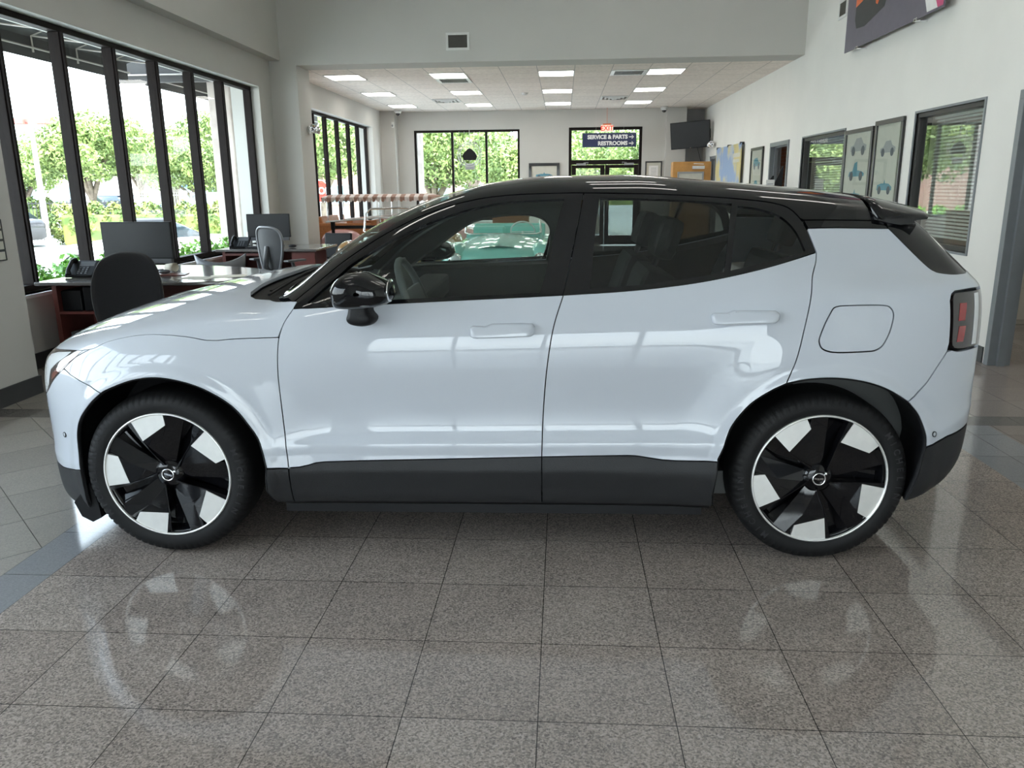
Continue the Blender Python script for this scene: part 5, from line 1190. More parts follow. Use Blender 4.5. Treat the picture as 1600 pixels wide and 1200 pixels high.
t = thing('keyboard', 'dark keyboard on the farther desk below the monitor', 'keyboard', (-3.95, 10.22, .746)); MB().bbox(-.2, .2, -.065, .065, 0, .02, .005).build('case', M['blackp'], t)
mb = MB(); [mb.bbox(-.19+i*.027, -.168+i*.027, -.055+j*.027, -.033+j*.027, .02, .026, .002) for i in range(14) for j in range(4)]; mb.build('keys', M['greyplastic'], t)
o = MB().ell((0, 0, 0), (.055, .036, .020), 20, 10, .9).build('computer_mouse', M['blackp'], loc=(-3.55, 10.25, .768)); tag(o, 'black computer mouse right of the farther monitor', 'mouse')
M['bluecard'] = mat('blue white brochure', (.25, .36, .55), rough=.5)
t = thing('desk_tent_card', 'slanted blue and white card stand on the desk against the window', 'card stand', (-4.40, 7.55, .746), R_(20)); T = Matrix.Rotation(R_(-18), 4, 'X')
MB().box(-.09, .09, 0, .004, 0, .25, T).build('card', M['bluecard'], t); MB().box(-.085, .085, -.003, 0, .02, .17, T).build('printed_area', M['whiteprint'], t); MB().box(-.09, .09, 0, .09, 0, .003).box(-.02, .02, .0, .09, 0, .08).build('foot', M['whiteprint'], t)
t = thing('water_bottle', 'clear plastic bottle on the farther desk left of the monitor', 'bottle', (-4.32, 10.75, .746)); MB().lathe([(.0001, 0), (.034, 0), (.035, .12), (.03, .16), (.012, .20), (.012, .215)], 20).build('bottle', M['lampwhite'], t); MB().cyl((0, 0, .212), (0, 0, .232), .014, n=16).build('bottle_cap', M['whitep'], t)
o = MB().bbox(-.16, .16, -.11, .11, 0, .22, .01).build('desktop_printer', M['whitep'], loc=(-4.28, 10.62, .746)); bpy.data.objects.remove(o)
# belt barrier
t = thing('belt_barrier', 'black retractable belt barrier post in front of the pink beach car', 'barrier', (-4.02, 13.78, 0))
MB().lathe([(.0001, .0), (.17, 0), (.17, .012), (.05, .03), (.0001, .03)], 28).build('base', M['blackp'], t); MB().cyl((0, 0, .02), (0, 0, .92), .03, n=16).build('post', M['blackp'], t); MB().cyl((0, 0, .80), (0, 0, .93), .04, n=16).build('belt_head', M['blackp'], t)
MB().box(.03, 1.92, -.002, .002, .81, .865).build('belt', M['blackp'], t)
t2 = thing('belt_barrier', 'black barrier post at the right end of the belt, beside the turquoise car', 'barrier', (-2.06, 13.78, 0))
MB().lathe([(.0001, .0), (.17, 0), (.17, .012), (.05, .03), (.0001, .03)], 28).build('base', M['blackp'], t2); MB().cyl((0, 0, .02), (0, 0, .92), .03, n=16).build('post', M['blackp'], t2); MB().cyl((0, 0, .80), (0, 0, .93), .04, n=16).build('belt_head', M['blackp'], t2)
# black stand with fins and a white card by the right wall
t = thing('display_stand', 'black stand with pointed fins and a white card beside the office doorway', 'display stand', (XR-.28, 12.98, 0))
MB().bbox(-.13, .13, -.10, .10, 0, .02, .005).bbox(-.10, .10, -.03, .03, .02, 1.45, .01).build('column', M['blackp'], t)
for x, z in ((-.05, 1.62), (.09, 1.76)): MB().prism([(x-.10, 1.40), (x+.06, 1.40), (x+.065, z), (x+.045, z)], -.012, .012, frameT((0, 0, 0), (1, 0, 0), (0, 0, 1))).build('fin', M['blackp'], t, fixn=True)
cd = MB().box(-.11, .02, -.05, -.045, 1.36, 1.56).build('card', M['whiteprint'], t); mb = MB(); [mb.box(-.09, 0, -.0515, -.0502, 1.40+.03*i, 1.412+.03*i) for i in range(4)]; mb.build('card_text', M['greyink'], cd)
# ================================================================ the vintage cars beyond
M['turq'] = mat('turquoise car paint', (.26, .62, .55), rough=.3, coat=1, coat_rough=.03, var=.01)
M['pinkp'] = mat('pale pink car paint', (.72, .42, .42), rough=.3, coat=1, var=.01)
M['tan'] = mat('golden tan car paint', (.36, .20, .07), rough=.3, coat=1, var=.02)
M['wicker'] = mat('orange brown wicker', (.50, .20, .075), rough=.5, bump=.8, bscale=90, var=.2, scale=60)
M['redvinyl'] = mat('red seat vinyl', (.30, .015, .02), rough=.4)
def stripes():
    m = bpy.data.materials.new('striped fringe canopy'); m.use_nodes = True; nt = m.node_tree; N = nt.nodes; L = nt.links; b = N['Principled BSDF']
    tc = N.new('ShaderNodeTexCoord'); w = N.new('ShaderNodeTexWave'); w.bands_direction = 'Y'; w.inputs['Scale'].default_value = 1.848; L.new(tc.outputs['Object'], w.inputs[0])
    cr = N.new('ShaderNodeValToRGB'); cr.color_ramp.interpolation = 'CONSTANT'; e = cr.color_ramp.elements; e[0].position = 0; e[0].color = (.70, .62, .58, 1); e[1].position = .5; e[1].color = (.34, .20, .15, 1)
    L.new(w.outputs['Fac'], cr.inputs[0]); L.new(cr.outputs[0], b.inputs['Base Color']); b.inputs['Roughness'].default_value = .8; return m
M['stripe'] = stripes()
def loft(mb, rings, cap=True):
    n = len(rings[0]); v = [p for r in rings for p in r]; f = [(i*n+j, i*n+(j+1) % n, (i+1)*n+(j+1) % n, (i+1)*n+j) for i in range(len(rings)-1) for j in range(n)]
    if cap: f += [tuple(range(n))[::-1], tuple(range((len(rings)-1)*n, len(rings)*n))]
    return mb.add(v, f, True)
def rsec(y, w, z0, z1, p=.55, n=28, sh=0):
    out = []
    for i in range(n):
        a = 2*math.pi*i/n; c, s_ = math.cos(a), math.sin(a); x = w*math.copysign(abs(c)**p, c); z = (z0+z1)/2+(z1-z0)/2*math.copysign(abs(s_)**p, s_)
        if s_ > 0: x *= 1-sh*s_
        out.append((x, y, z))
    return out
def wheel_small(par, x, y, r=.27, w=.14):
    T = Matrix(((0, 0, 1, 0), (0, 1, 0, 0), (-1, 0, 0, 0), (0, 0, 0, 1))); T = Matrix.Translation((x, y, r)) @ T
    o = MB().lathe([(r*.62, -w/2), (r*.9, -w/2), (r, -w/2+.03), (r, w/2-.03), (r*.9, w/2), (r*.62, w/2)], 32, T, closed=True).build('wheel', M['rubber'], par)
    MB().lathe([(r*.62, -w/2+.01), (r*.5, -w/2+.0), (r*.3, -w/2-.01), (.001, -w/2-.015)], 24, T).lathe([(r*.62, w/2-.01), (r*.5, w/2), (r*.3, w/2+.01), (.001, w/2+.015)], 24, T).build('hubcap', M['chrome'], o)
def vintage(lab, paint, loc, rot, seats, canopy=False):
    """small open-topped old car, nose towards -y"""
    t = thing('vintage_car', lab, 'car', loc, rot)
    S = [(-1.60, .30, .34, .58), (-1.55, .48, .26, .66), (-1.40, .60, .22, .73), (-1.15, .66, .20, .79), (-.85, .68, .20, .815), (-.55, .69, .20, .85), (-.45, .69, .20, .84), (-.1, .70, .20, .74), (.4, .70, .20, .72), (.75, .70, .20, .78), (1.0, .69, .20, .82), (1.25, .66, .22, .80), (1.45, .58, .26, .70), (1.58, .42, .32, .58)]
    mb = MB(); loft(mb, [rsec(y, w, a, b, .5, 32, .10) for y, w, a, b in S]); mb.build('body', paint, t, fixn=True)
    # separate bonnet lid with its centre crease and the wings
    mb = MB(); rings = []
    for k in range(13):
        y = -1.38+.80*k/12; w = .36+.14*k/12; zc = .765+.075*(k/12)**.8-.03*(1-k/12)**3; rings.append([(w*u, y, zc+.028-.055*u*u+(.012 if abs(u) < .05 else 0)) for u in [-1+2*i/16 for i in range(17)]])
    v = [p for r in rings for p in r]; mb.add(v, [(a*17+j, a*17+j+1, (a+1)*17+j+1, (a+1)*17+j) for a in range(12) for j in range(16)], True); mb.build('bonnet_lid', paint, t)
    for sx in (-1, 1):
        MB().ell((sx*.56, -1.10, .50), (.20, .42, .30), 20, 12, .8).build('front_wing', paint, t); MB().ell((sx*.56, 1.05, .50), (.20, .42, .28), 20, 12, .8).build('rear_wing', paint, t)
        h = MB().lathe([(.085, 0), (.09, .03), (.075, .05), (.0001, .055)], 24, Matrix.Translation((sx*.54, -1.46, .60)) @ Matrix.Rotation(R_(90), 4, 'X')).build('headlamp', M['chrome'], t); MB().ell((sx*.54, -1.50, .60), (.07, .03, .07), 16, 8).build('lens', M['lampwhite'], h)
        wheel_small(t, sx*.62, -1.05); wheel_small(t, sx*.62, 1.0)
    MB().tube([(-.60, -1.56, .36), (-.3, -1.66, .36), (.3, -1.66, .36), (.60, -1.56, .36)], .03, 10).build('bumper', M['chrome'], t)
    # windscreen
    fr = [(-.52, -.50, .885), (-.50, -.43, 1.14), (-.44, -.405, 1.20), (0, -.40, 1.215), (.44, -.405, 1.20), (.50, -.43, 1.14), (.52, -.50, .885), (.46, -.53, .865), (0, -.56, .87), (-.46, -.53, .865)]
    w = MB().tube(fr, .014, 8, closed=True).build('windscreen_frame', M['chrome'], t); mb = MB(); mb.add([fr[i] for i in range(10)], [tuple(range(10))]); mb.build('windscreen_glass', M['pane'], w)
    MB().bbox(-.52, .52, -.44, -.36, .70, .87, .03).build('dashboard', paint, t)
    T = Matrix.Translation((.26, -.26, .88)) @ Matrix.Rotation(R_(-58), 4, 'X'); sw = MB().tube([T @ Vector((.17*math.cos(a), .17*math.sin(a), 0)) for a in [2*math.pi*i/28 for i in range(28)]], .011, 8, closed=True).tube([T @ Vector((-.16, 0, 0)), T @ Vector((.16, 0, 0))], .008, 6).cyl(T @ Vector((0, 0, 0)), T @ Vector((0, 0, -.22)), .015); sw.build('steering_wheel', M['whitep'], t)
    for sx in (-.28, .28): MB().bbox(sx-.24, sx+.24, .02, .46, .56, .70, .04).bbox(sx-.24, sx+.24, .42, .52, .60, .93, .04).build('seat', M[seats], t)
    MB().bbox(-.55, .55, .86, .98, .66, .95, .04).build('rear_seat', M[seats], t)
    if canopy:
        MB().bbox(-.60, .60, 1.0, 1.50, .60, .86, .05).bbox(-.58, .58, 1.40, 1.52, .80, 1.0, .04, Matrix.Translation((0, 1.45, .85)) @ Matrix.Rotation(R_(-16), 4, 'X') @ Matrix.Translation((0, -1.45, -.85))).bbox(-.64, -.52, .5, 1.5, .58, .88, .04).bbox(.52, .64, .5, 1.5, .58, .88, .04).build('wicker_bench', M['wicker'], t)
        mb = MB()
        for k in range(24):
            y0 = -.62+k*.085; y1 = y0+.085
            for sx in (-1, 1):
                pts = [(sx*.56, y0, 1.34), (sx*.56, y1, 1.34)]+[(sx*.57, y1-.085*u, 1.34-.02-.07*math.sin(math.pi*u)**.5) for u in (0, .15, .35, .5, .65, .85, 1)]; mb.add(pts, [tuple(range(len(pts)))])
        for k in range(10):
            x0_ = -.56+k*.112
            for yy in (-.62, 1.42): pts = [(x0_, yy, 1.34), (x0_+.112, yy, 1.34)]+[(x0_+.112*(1-u), yy, 1.32-.075*math.sin(math.pi*u)**.5) for u in (0, .15, .35, .5, .65, .85, 1)]; mb.add(pts, [tuple(range(len(pts)))])
        fringe = mb
        top = MB(); top.add([(-.56, -.62, 1.34), (.56, -.62, 1.34), (.56, 1.42, 1.34), (-.56, 1.42, 1.34), (-.4, -.5, 1.385), (.4, -.5, 1.385), (.4, 1.3, 1.385), (-.4, 1.3, 1.385)], [(0, 1, 5, 4), (1, 2, 6, 5), (2, 3, 7, 6), (3, 0, 4, 7), (4, 5, 6, 7)])
        c = top.build('canopy', M['stripe'], t); fringe.build('fringe', M['stripe'], c)
        for sx in (-1, 1):
            for yy, zz in ((-.50, .95), (.35, .78), (1.32, .80)): MB().tube([(sx*.54, yy, zz), (sx*.54, yy, 1.35)], .013, 8).build('canopy_post', M['chrome'], t)
        MB().tube([(-.62, 1.34, .90), (-.62, .3, .98), (-.62, -.2, .92)], .018, 8).tube([(.62, 1.34, .90), (.62, .3, .98), (.62, -.2, .92)], .018, 8).build('side_rail', M['whitep'], t)
    return t
vintage('turquoise vintage open car facing the viewer behind the white car', M['turq'], (-.82, 11.45, 0), R_(0), 'turq')
vintage('golden tan vintage car left of the turquoise one', M['tan'], (-2.37, 11.97, 0), R_(0), 'redvinyl')
vintage('pale pink beach car with striped fringed canopy and wicker seats', M['pinkp'], (-3.0, 15.05, 0), R_(90), 'wicker', True)
M['wickerdark'] = mat('brown wicker basket', (.20, .10, .05), rough=.7, bump=.8, bscale=80, var=.3, scale=50)
t = thing('wicker_hamper', 'tall brown wicker hamper seen through the turquoise car windscreen', 'hamper', (-1.1, 17.0, 0)); MB().bbox(-.38, .38, -.22, .22, 0, .88, .02).build('body', M['wickerdark'], t); MB().bbox(-.39, .39, -.23, .23, .86, .93, .015).build('lid', M['wickerdark'], t)
# ================================================================ outside
def noise_mat(name, c1, c2, scale, rough=.9):
    m = bpy.data.materials.new(name); m.use_nodes = True; nt = m.node_tree; N = nt.nodes; L = nt.links; b = N['Principled BSDF']
    geo = N.new('ShaderNodeNewGeometry'); no = N.new('ShaderNodeTexNoise'); no.inputs['Scale'].default_value = scale; no.inputs['Detail'].default_value = 4; L.new(geo.outputs['Position'], no.inputs['Vector'])
    cr = N.new('ShaderNodeValToRGB'); e = cr.color_ramp.elements; e[0].position = .4; e[0].color = (*c1, 1); e[1].position = .6; e[1].color = (*c2, 1); L.new(no.outputs['Fac'], cr.inputs[0]); L.new(cr.outputs[0], b.inputs['Base Color']); b.inputs['Roughness'].default_value = rough; return m
M['concrete'] = noise_mat('sunlit concrete paving', (.52, .51, .48), (.60, .58, .55), .6)
M['asphalt'] = noise_mat('grey asphalt', (.20, .20, .20), (.26, .26, .25), .8)
M['grass'] = noise_mat('mown grass', (.09, .14, .03), (.15, .21, .05), 3)
M['leafmat'] = noise_mat('fresh green leaves', (.13, .20, .055), (.32, .41, .13), 1.3, .55)
M['leafdark'] = noise_mat('hedge leaves', (.09, .15, .035), (.24, .27, .07), 2.0, .6)
M['shrub'] = noise_mat('bright shrub leaves', (.10, .26, .03), (.22, .44, .06), 5, .5)
M['bark'] = noise_mat('grey brown bark', (.14, .11, .085), (.22, .18, .14), 6)
M['fence'] = mat('black painted iron', (.03, .03, .035), rough=.5)
M['fencegrey'] = mat('grey galvanised steel', (.28, .30, .33), rough=.5)
M['canvas'] = mat('charcoal awning canvas', (.045, .043, .042), rough=.8)
M['awnframe'] = mat('pale awning frame', (.42, .38, .34), rough=.5)
for nm in ('leafmat', 'leafdark', 'shrub'): pass
ZG = -.6
struct('ground', MB().box(-140, -5.0, -60, 160, ZG-.1, ZG).box(-5.0, 140, 21.3, 160, ZG-.1, ZG).box(-5.0, 60, -60, -4.9, ZG-.1, ZG), M['concrete'])
struct('path_road', MB().box(-60, -24, 36.0, 60, ZG, ZG+.02), M['asphalt'])
tag(MB().box(-15.5, -9.5, 25.5, 30.3, ZG, ZG+.03).build('lawn', M['grass']), 'sunlit mown grass verge beyond the parking bays', 'grass', kind='stuff')
def leaves(name, blobs, n, size, m, parent=None, seed=1):
    r = np.random.RandomState(seed); tot = sum(b[3]*b[4]*b[5] for b in blobs); V = []; 
    for b in blobs:
        k = max(20, int(n*b[3]*b[4]*b[5]/tot)); d = r.normal(size=(k, 3)); d /= np.linalg.norm(d, axis=1, keepdims=True); rad = r.uniform(.55, 1.08, (k, 1))**.5
        p = np.array(b[:3])+d*rad*np.array(b[3:6]); nn = d+r.normal(size=(k, 3))*.7; nn /= np.linalg.norm(nn, axis=1, keepdims=True)
        u = np.cross(nn, r.normal(size=(k, 3))); u /= np.linalg.norm(u, axis=1, keepdims=True); w = np.cross(nn, u); s = size*r.uniform(.6, 1.3, (k, 1))
        V.append(np.stack([p-u*s, p+w*s*.45, p+u*s, p-w*s*.45], 1))
    V = np.concatenate(V); k = len(V); me = bpy.data.meshes.new(name); me.vertices.add(4*k); me.vertices.foreach_set('co', V.reshape(-1)); me.loops.add(4*k); me.loops.foreach_set('vertex_index', np.arange(4*k)); me.polygons.add(k); me.polygons.foreach_set('loop_start', np.arange(0, 4*k, 4)); me.update(calc_edges=True); me.materials.append(m)
    o = bpy.data.objects.new(name, me); COL.objects.link(o); o.parent = parent; return o
def make_tree(seed, h=5.0, rad=2.4):
    r = random.Random(seed); t = bpy.data.objects.new('leafy_tree', None); COL.objects.link(t)
    mb = MB(); mb.tube([(0, 0, 0), (.06, .03, h*.18), (-.03, .06, h*.38)], [.20, .16, .13], 10); bl = []
    for i in range(7):
        a = 2*math.pi*i/7+r.random(); q = rad*(.45+.3*r.random()); z = h*(.55+.25*r.random()); x, y = q*math.cos(a), q*math.sin(a)
        mb.tube([(0, 0, h*.28), (x*.4, y*.4, z*.75), (x, y, z)], [.11, .07, .03], 7); bl.append((x, y, z+.1, rad*.42, rad*.42, h*.17))
    bl += [(0, 0, h*.80, rad*.5, rad*.5, h*.17), (r.uniform(-.5, .5), r.uniform(-.5, .5), h*.62, rad*.7, rad*.7, h*.2)]
    for _ in range(8): a = r.uniform(0, 6.28); q = rad*r.uniform(.4, 1.0); bl.append((q*math.cos(a), q*math.sin(a), h*r.uniform(.45, .9), rad*.22, rad*.22, h*.08))
    mb.build('trunk', M['bark'], t); leaves('crown', bl, 14000, .095, M['leafmat'], t, seed); return t
protos = [make_tree(11), make_tree(23), make_tree(37, 5.0, 2.0)]
spots = [(-29.2, 42, .90, 0, 'green tree behind the twin head lamp post, leftmost tree in the large window'), (-22.6, 37.5, 1.10, 1, 'broad green tree with thick leaning trunk beyond the fence'), (-25.6, 52, 1.16, 2, 'green tree just right of the broad leaning one, beyond the fence corner'),
 (-17.6, 38, .86, 0, 'green tree with forked trunk behind the hedge of the white coupe'), (-19.0, 47, 1.28, 1, 'green tree at the right end of the large window'), (-36.5, 50, .98, 2, 'pale green tree far behind the lamp post'), (-35.5, 66, 1.35, 1, 'green tree far behind between the lamp post and the fence'),
 (-11.0, 36.5, 1.1, 0, 'green tree seen in the back room side window behind the stop sign'), (-11.0, 48, 1.45, 2, 'green tree in the right half of the back room side window'), (-4.75, 29.5, .90, 1, 'yellow green tree with spreading trunk in the left pane of the back window'), (-4.6, 41, 1.2, 2, 'green tree behind the hanging ornament in the middle pane'), (-1.1, 26.8, .70, 0, 'leafy tree in the right pane of the back window'),
 (1.5, 36, .95, 1, 'green tree beyond the back door, left one'), (3.3, 29, .72, 2, 'green tree beyond the back door, right one')]
used = set()
for i, (x, y, s_, k, lab) in enumerate(spots):
    o = protos[k] if k not in used else copy_tree(protos[k]); used.add(k)
    o.location = (x, y, ZG+.04); o.scale = (s_*1.1, s_*1.1, s_*1.08); o.rotation_euler = (0, 0, i*1.3); tag(o, lab, 'tree', 'trees outside the windows')
def hedge(lab, x0, x1, y0, y1, h, m, size=.07, n=5000, seed=3, nm='hedge'):
    t = thing(nm, lab, 'hedge', ((x0+x1)/2, (y0+y1)/2, ZG)); hx, hy = (x1-x0)/2, (y1-y0)/2
    k = max(2, int(max(hx, hy)*2/ .7)); bl = [(-hx+2*hx*(i+.5)/k, -hy+2*hy*(i+.5)/k if hy > hx else 0, h*.5, max(.35, hx/k*1.2 if hx > hy else hx), max(.35, hy/k*1.2 if hy > hx else hy), h*.5) for i in range(k)]
    leaves('foliage', bl, n, size, m, t, seed); MB().bbox(-hx*.85, hx*.85, -hy*.85, hy*.85, 0, h*.7, .1).build('branch_core', M['leafdark'], t)
hedge('low bright green shrub row right outside the large left window', -6.05, -5.38, 5.7, 12.9, 1.36, M['shrub'], .05, 16000, 5, 'shrub_row')
hedge('clipped hedge far behind the black iron fence', -31, -24.8, 37.2, 38.2, 1.85, M['leafdark'], .12, 7000)
hedge('clipped yellow green hedge behind the white coupe', -20.5, -12.5, 30.5, 31.6, 1.70, M['leafdark'], .10, 9000, 8)
hedge('low hedge beyond the back window', -7, -2, 27, 27.8, 1.35, M['shrub'], .09, 4000, 9)
hedge('rounded bush behind the black fence near the notice board', -21.2, -19.6, 36.2, 37.0, 1.4, M['shrub'], .09, 2500, 10, 'bush')
# iron fence
def fence(lab, p0, p1, h, m, step=.14):
    t = thing('iron_fence', lab, 'fence', (p0[0], p0[1], ZG), math.atan2(p1[1]-p0[1], p1[0]-p0[0])); Ln = math.hypot(p1[0]-p0[0], p1[1]-p0[1])
    MB().box(0, Ln, -.02, .02, h-.12, h-.08).box(0, Ln, -.02, .02, .12, .16).build('rails', m, t); mb = MB(); k = int(Ln/step)
    for i in range(k): mb.box(i*step-.011, i*step+.011, -.011, .011, .02, h)
    mb.build('pickets', m, t); q = 0
    while q <= Ln+.01: MB().box(q-.035, q+.035, -.035, .035, 0, h+.06).build('post', m, t); q += Ln/max(1, round(Ln/2.4))
fence('black iron picket fence beyond the parking bays', (-26.5, 32.6), (-18.9, 34.5), 1.70, M['fence'])
fence('grey steel picket enclosure right of the black fence', (-18.75, 34.3), (-15.9, 33.15), 2.0, M['fencegrey']); fence('grey steel enclosure side running away from the viewer', (-15.8, 33.4), (-16.3, 37.5), 2.0, M['fencegrey'])
o = MB().box(-.45, .45, -.03, .0, 0, .95).build('fence_notice', M['whiteprint'], loc=(-18.25, 33.9, .25), rotz=R_(-20)); tag(o, 'blank white notice panel fixed on the grey picket enclosure', 'sign')
# lamp posts
M['polepale'] = mat('pale concrete pole', (.55, .50, .45), rough=.7); M['lampred'] = mat('faded red lamp housing', (.42, .13, .11), rough=.5)
t = thing('parking_lamp_post', 'tall pale lamp post with two faded red box heads', 'lamp post', (-21.75, 32.4, ZG)); MB().cyl((0, 0, 0), (0, 0, 4.95), .13, .085, 12).build('pole', M['polepale'], t)
MB().box(-.25, .25, -.05, .05, 4.86, 4.96).build('arm', M['lampred'], t)
for sx in (-1, 1): MB().bbox(sx*.46-.26, sx*.46+.26, -.2, .2, 4.78, 5.02, .02).build('lamp_head', M['lampred'], t)
for i, (x, y, h, lab) in enumerate(((-29.3, 60, 8.0, 'thin dark floodlight mast rising behind the trees, right one'), (-33.6, 60, 7.6, 'thin dark floodlight mast behind the broad tree, left one'))):
    t = thing('floodlight_mast', lab, 'lamp post', (x, y, ZG)); MB().cyl((0, 0, 0), (0, 0, h), .09, .06, 8).build('pole', M['fencegrey'], t); MB().box(-.4, .4, -.1, .1, h, h+.12).box(-.3, -.05, -.1, .1, h+.12, h+.3).box(.1, .35, -.1, .1, h+.12, h+.3).build('lamp_head', M['fencegrey'], t)
# awning over the windows with its tube frame
t = thing('awning', 'charcoal fabric awning with pale tube frame above the large left window', 'awning', (0, 0, 0))
mb = MB(); ys = (4.0, 11.6); e = [(-5.02, 3.7), (-6.25, 3.27), (-6.25, 3.02), (-6.23, 3.02), (-6.23, 3.25), (-5.02, 3.66)]
mb.prism([(x, z) for x, z in e], -ys[1], -ys[0], Matrix(((1, 0, 0, 0), (0, 0, -1, 0), (0, 1, 0, 0), (0, 0, 0, 1)))); mb.build('canvas', M['canvas'], t, fixn=True)
mb = MB(); mb.tube([(-6.2, 4.0, 3.13), (-6.2, 11.6, 3.13)], .014, 6); mb.tube([(-5.75, 4.0, 3.30), (-5.75, 11.6, 3.30)], .03, 6)
y = 4.2
while y < 11.6: mb.tube([(-6.2, y, 3.08), (-6.2, y, 3.26), (-5.05, y, 3.66)], .013, 6); mb.tube([(-6.2, y, 3.26), (-5.05, y+.2, 3.12)], .011, 6); y += .88
mb.build('tube_frame', M['awnframe'], t)
t = thing('awning', 'charcoal fascia of the entrance canopy seen at the right end of the large window', 'awning', (0, 0, 0)); MB().box(-6.75, -5.05, 12.0, 12.1, 3.05, 3.5).box(-6.25, -6.2, 12.1, 20.5, 3.02, 3.4).box(-6.75, -5.05, 12.0, 20.5, 3.5, 3.6).build('canvas', M['canvas'], t)
MB().tube([(-6.75, 11.97, 3.15), (-5.1, 11.97, 3.15)], .012, 6).tube([(-6.17, 12.2, 3.12), (-6.17, 20.4, 3.12)], .012, 6).build('tube_frame', M['awnframe'], t)
M['pinkstone'] = noise_mat('pinkish stone', (.42, .36, .33), (.52, .46, .42), 4)
o = MB().bbox(-5.75, -5.38, 13.1, 13.55, ZG, 3.5, .02).build('stone_column', M['pinkstone']); tag(o, 'pale pinkish stone column outside the right end of the large window', 'column')
o = MB().bbox(-4.3, -3.98, 22.8, 23.1, ZG, 3.5, .02).build('stone_column', M['pinkstone']); tag(o, 'pale stone column outside the left pane of the back window', 'column')
# stop sign
M['stopred'] = mat('red sign face', (.55, .03, .02), rough=.4)
t = thing('stop_sign', 'red octagonal STOP sign outside the back room side window', 'sign', (-7.98, 26, ZG), R_(14)); MB().cyl((0, .03, 0), (0, .03, 2.4), .03).build('post', M['fencegrey'], t)
oc = [(.36*math.cos(R_(22.5+45*i)), .36*math.sin(R_(22.5+45*i))) for i in range(8)]; F = frameT((0, 0, 2.02), (1, 0, 0), (0, 0, 1)); f_ = MB().prism([(x*1.07, z*1.07) for x, z in oc], -.006, .002, F).build('border', M['letter'], t, fixn=True); MB().prism(oc, .003, .006, F).build('face', M['stopred'], f_, fixn=True)
mb = MB(); add_text(mb, 'STOP', .30, frameT((0, -.0075, 2.02), (1, 0, 0), (0, 0, 1)), .001, 'CENTER', .006); mb.build('lettering', M['letter'], t)
# parked cars outside
M['whitecar'] = mat('white car paint', (.75, .75, .75), rough=.3, coat=1); M['darkcar'] = mat('black car paint', (.03, .03, .035), rough=.3, coat=1); M['navycar'] = mat('navy car paint', (.02, .045, .12), rough=.3, coat=1); M['silvercar'] = mat('silver car paint', (.45, .47, .5), rough=.3, coat=1); M['roofcloth'] = mat('dark soft top', (.05, .055, .065), rough=.8)
M['darkglass'] = mat('dark car glass', (.03, .045, .055), rough=.1, coat=1)
def outside_car(nm, lab, cat, loc, rot, paint, prof, glassprof, wx, L_, W=.86, roofm=None, r=.33):
    t = thing(nm, lab, cat, loc, rot)
    mb = MB(); layers = [(-W, .93), (-W*.97, .98), (-W*.8, 1), (W*.8, 1), (W*.97, .98), (W, .93)]; n = len(prof)
    loft(mb, [[(x*(.985 if k < .95 else 1), y, .25+(z-.25)*k) for x, z in prof] for y, k in layers]); mb.build('body', paint, t, fixn=True)
    gw = W*.80; mb = MB(); loft(mb, [[(x, y, z) for x, z in glassprof] for y in (-gw*1.04, gw*1.04)]); g = mb.build('glasshouse', M['darkglass'], t, fixn=True)
    xs = sorted(glassprof, key=lambda p: -p[1])[:2]; xa, xb = min(xs[0][0], xs[1][0]), max(xs[0][0], xs[1][0]); zt = xs[0][1]; MB().bbox(xa-.05, xb+.05, -gw, gw, zt-.01, zt+.05, .02).build('roof', roofm or paint, t)
    for x in wx:
        for sy in (-1, 1):
            T = Matrix.Translation((x, sy*(W-.08), r)) @ Matrix.Rotation(R_(90*sy), 4, 'X') @ Matrix.Rotation(math.pi, 4, 'X')
            w = MB().lathe([(r*.6, -.1), (r, -.1), (r, .1), (r*.6, .1)], 28, T, closed=True).build('wheel', M['rubber'], t); mb = MB(); mb.lathe([(r*.62, .085), (r*.5, .06), (.02, .07), (.001, .07)], 20, T)
            for a in range(5): mb.box(-.02, .02, 0, r*.6, .07, .10, T @ Matrix.Rotation(R_(72*a), 4, 'Z'))
            mb.build('wheel_rim', M['alu'], w)
    return t
cp = [(-2.2, .30), (-2.2, .60), (-2.0, .74), (-1.2, .86), (-.7, .92), (1.3, .98), (2.0, .95), (2.25, .80), (2.25, .35), (2.1, .25), (-2.1, .25)]; cg = [(-.85, .90), (-.05, 1.36), (.75, 1.36), (1.55, .97), (1.3, .9)]
outside_car('parked_coupe', 'white coupe with dark soft top parked right outside the large window', 'car', (-10.6, 19.4, ZG), R_(26), M['whitecar'], cp, cg, (-1.38, 1.40), 4.5, .9, M['roofcloth'])
sp_ = [(-2.3, .35), (-2.3, .85), (-2.0, 1.0), (-1.2, 1.08), (1.9, 1.12), (2.2, 1.05), (2.3, .9), (2.3, .4), (2.1, .3), (-2.1, .3)]; sg_ = [(-1.25, 1.05), (-.55, 1.60), (1.5, 1.60), (2.1, 1.1)]
outside_car('parked_suv', 'dark parked car at the far left edge of the large window', 'car', (-22.3, 29.0, ZG), R_(36), M['darkcar'], sp_, sg_, (-1.4, 1.42), 4.6, .92)
tp = [(-2.8, .5), (-2.8, 1.05), (-2.5, 1.15), (-1.5, 1.2), (-1.3, 1.2), (2.8, 1.2), (2.85, 1.1), (2.85, .5), (-2.6, .42)]; tg = [(-1.4, 1.15), (-.8, 1.78), (.7, 1.78), (.9, 1.15)]
outside_car('pickup_truck', 'navy pickup truck parked beyond the fence under the trees', 'truck', (-28.6, 50, ZG), R_(-10), M['navycar'], tp, tg, (-1.8, 1.7), 5.6, .95, None, .4)
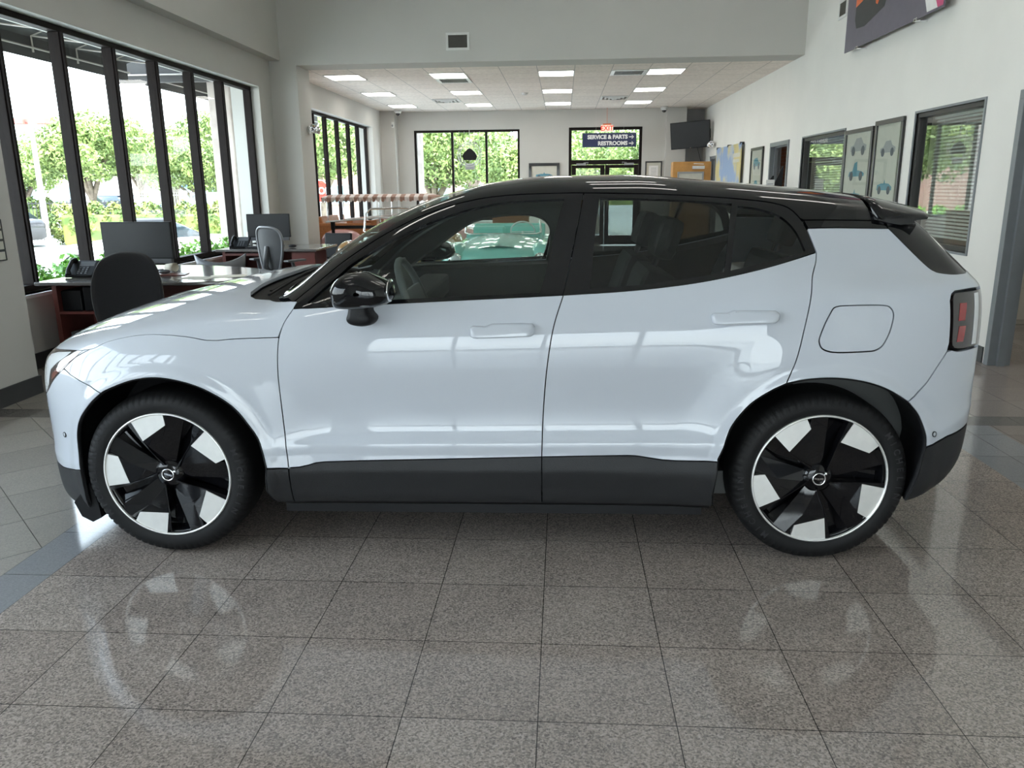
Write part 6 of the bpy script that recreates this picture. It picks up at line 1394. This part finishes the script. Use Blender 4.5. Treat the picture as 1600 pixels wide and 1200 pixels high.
for x, y, rt, pm, lab in ((-29.0, 58, 12, 'silvercar', 'silver car far beyond the fence beside the navy pickup'), (-43, 56, 5, 'whitecar', 'white car far behind the black fence'), (-24.5, 60, 8, 'navycar', 'blue car far beyond the yellow green hedge')):
    outside_car('parked_car', lab, 'car', (x, y, ZG), R_(rt), M[pm], cp, [(-.95, .90), (-.25, 1.40), (.85, 1.40), (1.6, .95)], (-1.38, 1.40), 4.5, .88)
# far buildings
M['brickout'] = brick_mat('far brown brick', (.34, .20, .15), (.30, .18, .13), (.4, .32, .28)); M['stucco'] = noise_mat('white stucco', (.62, .60, .57), (.7, .68, .65), .4); M['tealglass'] = mat('teal building glass', (.16, .24, .26), rough=.2); M['bluecloth'] = mat('blue tent cloth', (.05, .14, .42), rough=.7)
def building(lab, x0, x1, y, h, m, wins, d=8):
    t = thing('low_building', lab, 'building', ((x0+x1)/2, y, ZG)); hw = (x1-x0)/2; MB().box(-hw, hw, 0, d, 0, h).build('wall', m, t); MB().box(-hw-.2, hw+.2, -.2, d+.2, h, h+.35).build('parapet', M['stucco'], t)
    for a, b, z0, z1 in wins: w = MB().box(a-.08, b+.08, -.06, .0, z0-.08, z1+.08).build('window_surround', M['stucco'], t); MB().box(a, b, -.09, -.06, z0, z1).build('pane', M['tealglass'], w)
building('brown brick building behind the stop sign', -24, -3.0, 62, 3.9, M['brickout'], [(-4.5+i*2.6, -3.2+i*2.6, 1.0, 2.3) for i in range(5)])
building('long white building far behind the parking area', -85, -48, 86, 3.6, M['stucco'], [(-15+i*4.2, -12.6+i*4.2, .8, 2.6) for i in range(7)])
building('pale low building far behind the yellow green hedge', -38, -21, 72, 3.2, M['stucco'], [(-6+i*3.4, -4+i*3.4, .8, 2.4) for i in range(4)])
t = thing('market_tent', 'blue topped tent beyond the hedge under the trees', 'tent', (-28.0, 63, ZG)); MB().add([(-2, -2, 2.3), (2, -2, 2.3), (2, 2, 2.3), (-2, 2, 2.3), (0, 0, 3.2)], [(0, 1, 4), (1, 2, 4), (2, 3, 4), (3, 0, 4)]).build('tent_roof', M['bluecloth'], t)
for sx in (-1, 1):
    for sy in (-1, 1): MB().cyl((sx*1.95, sy*1.95, 0), (sx*1.95, sy*1.95, 2.3), .04).build('tent_pole', M['whitep'], t)
struct('ground_far', MB().box(-200, 140, 90, 90.5, ZG, 1.2), M['leafdark'])
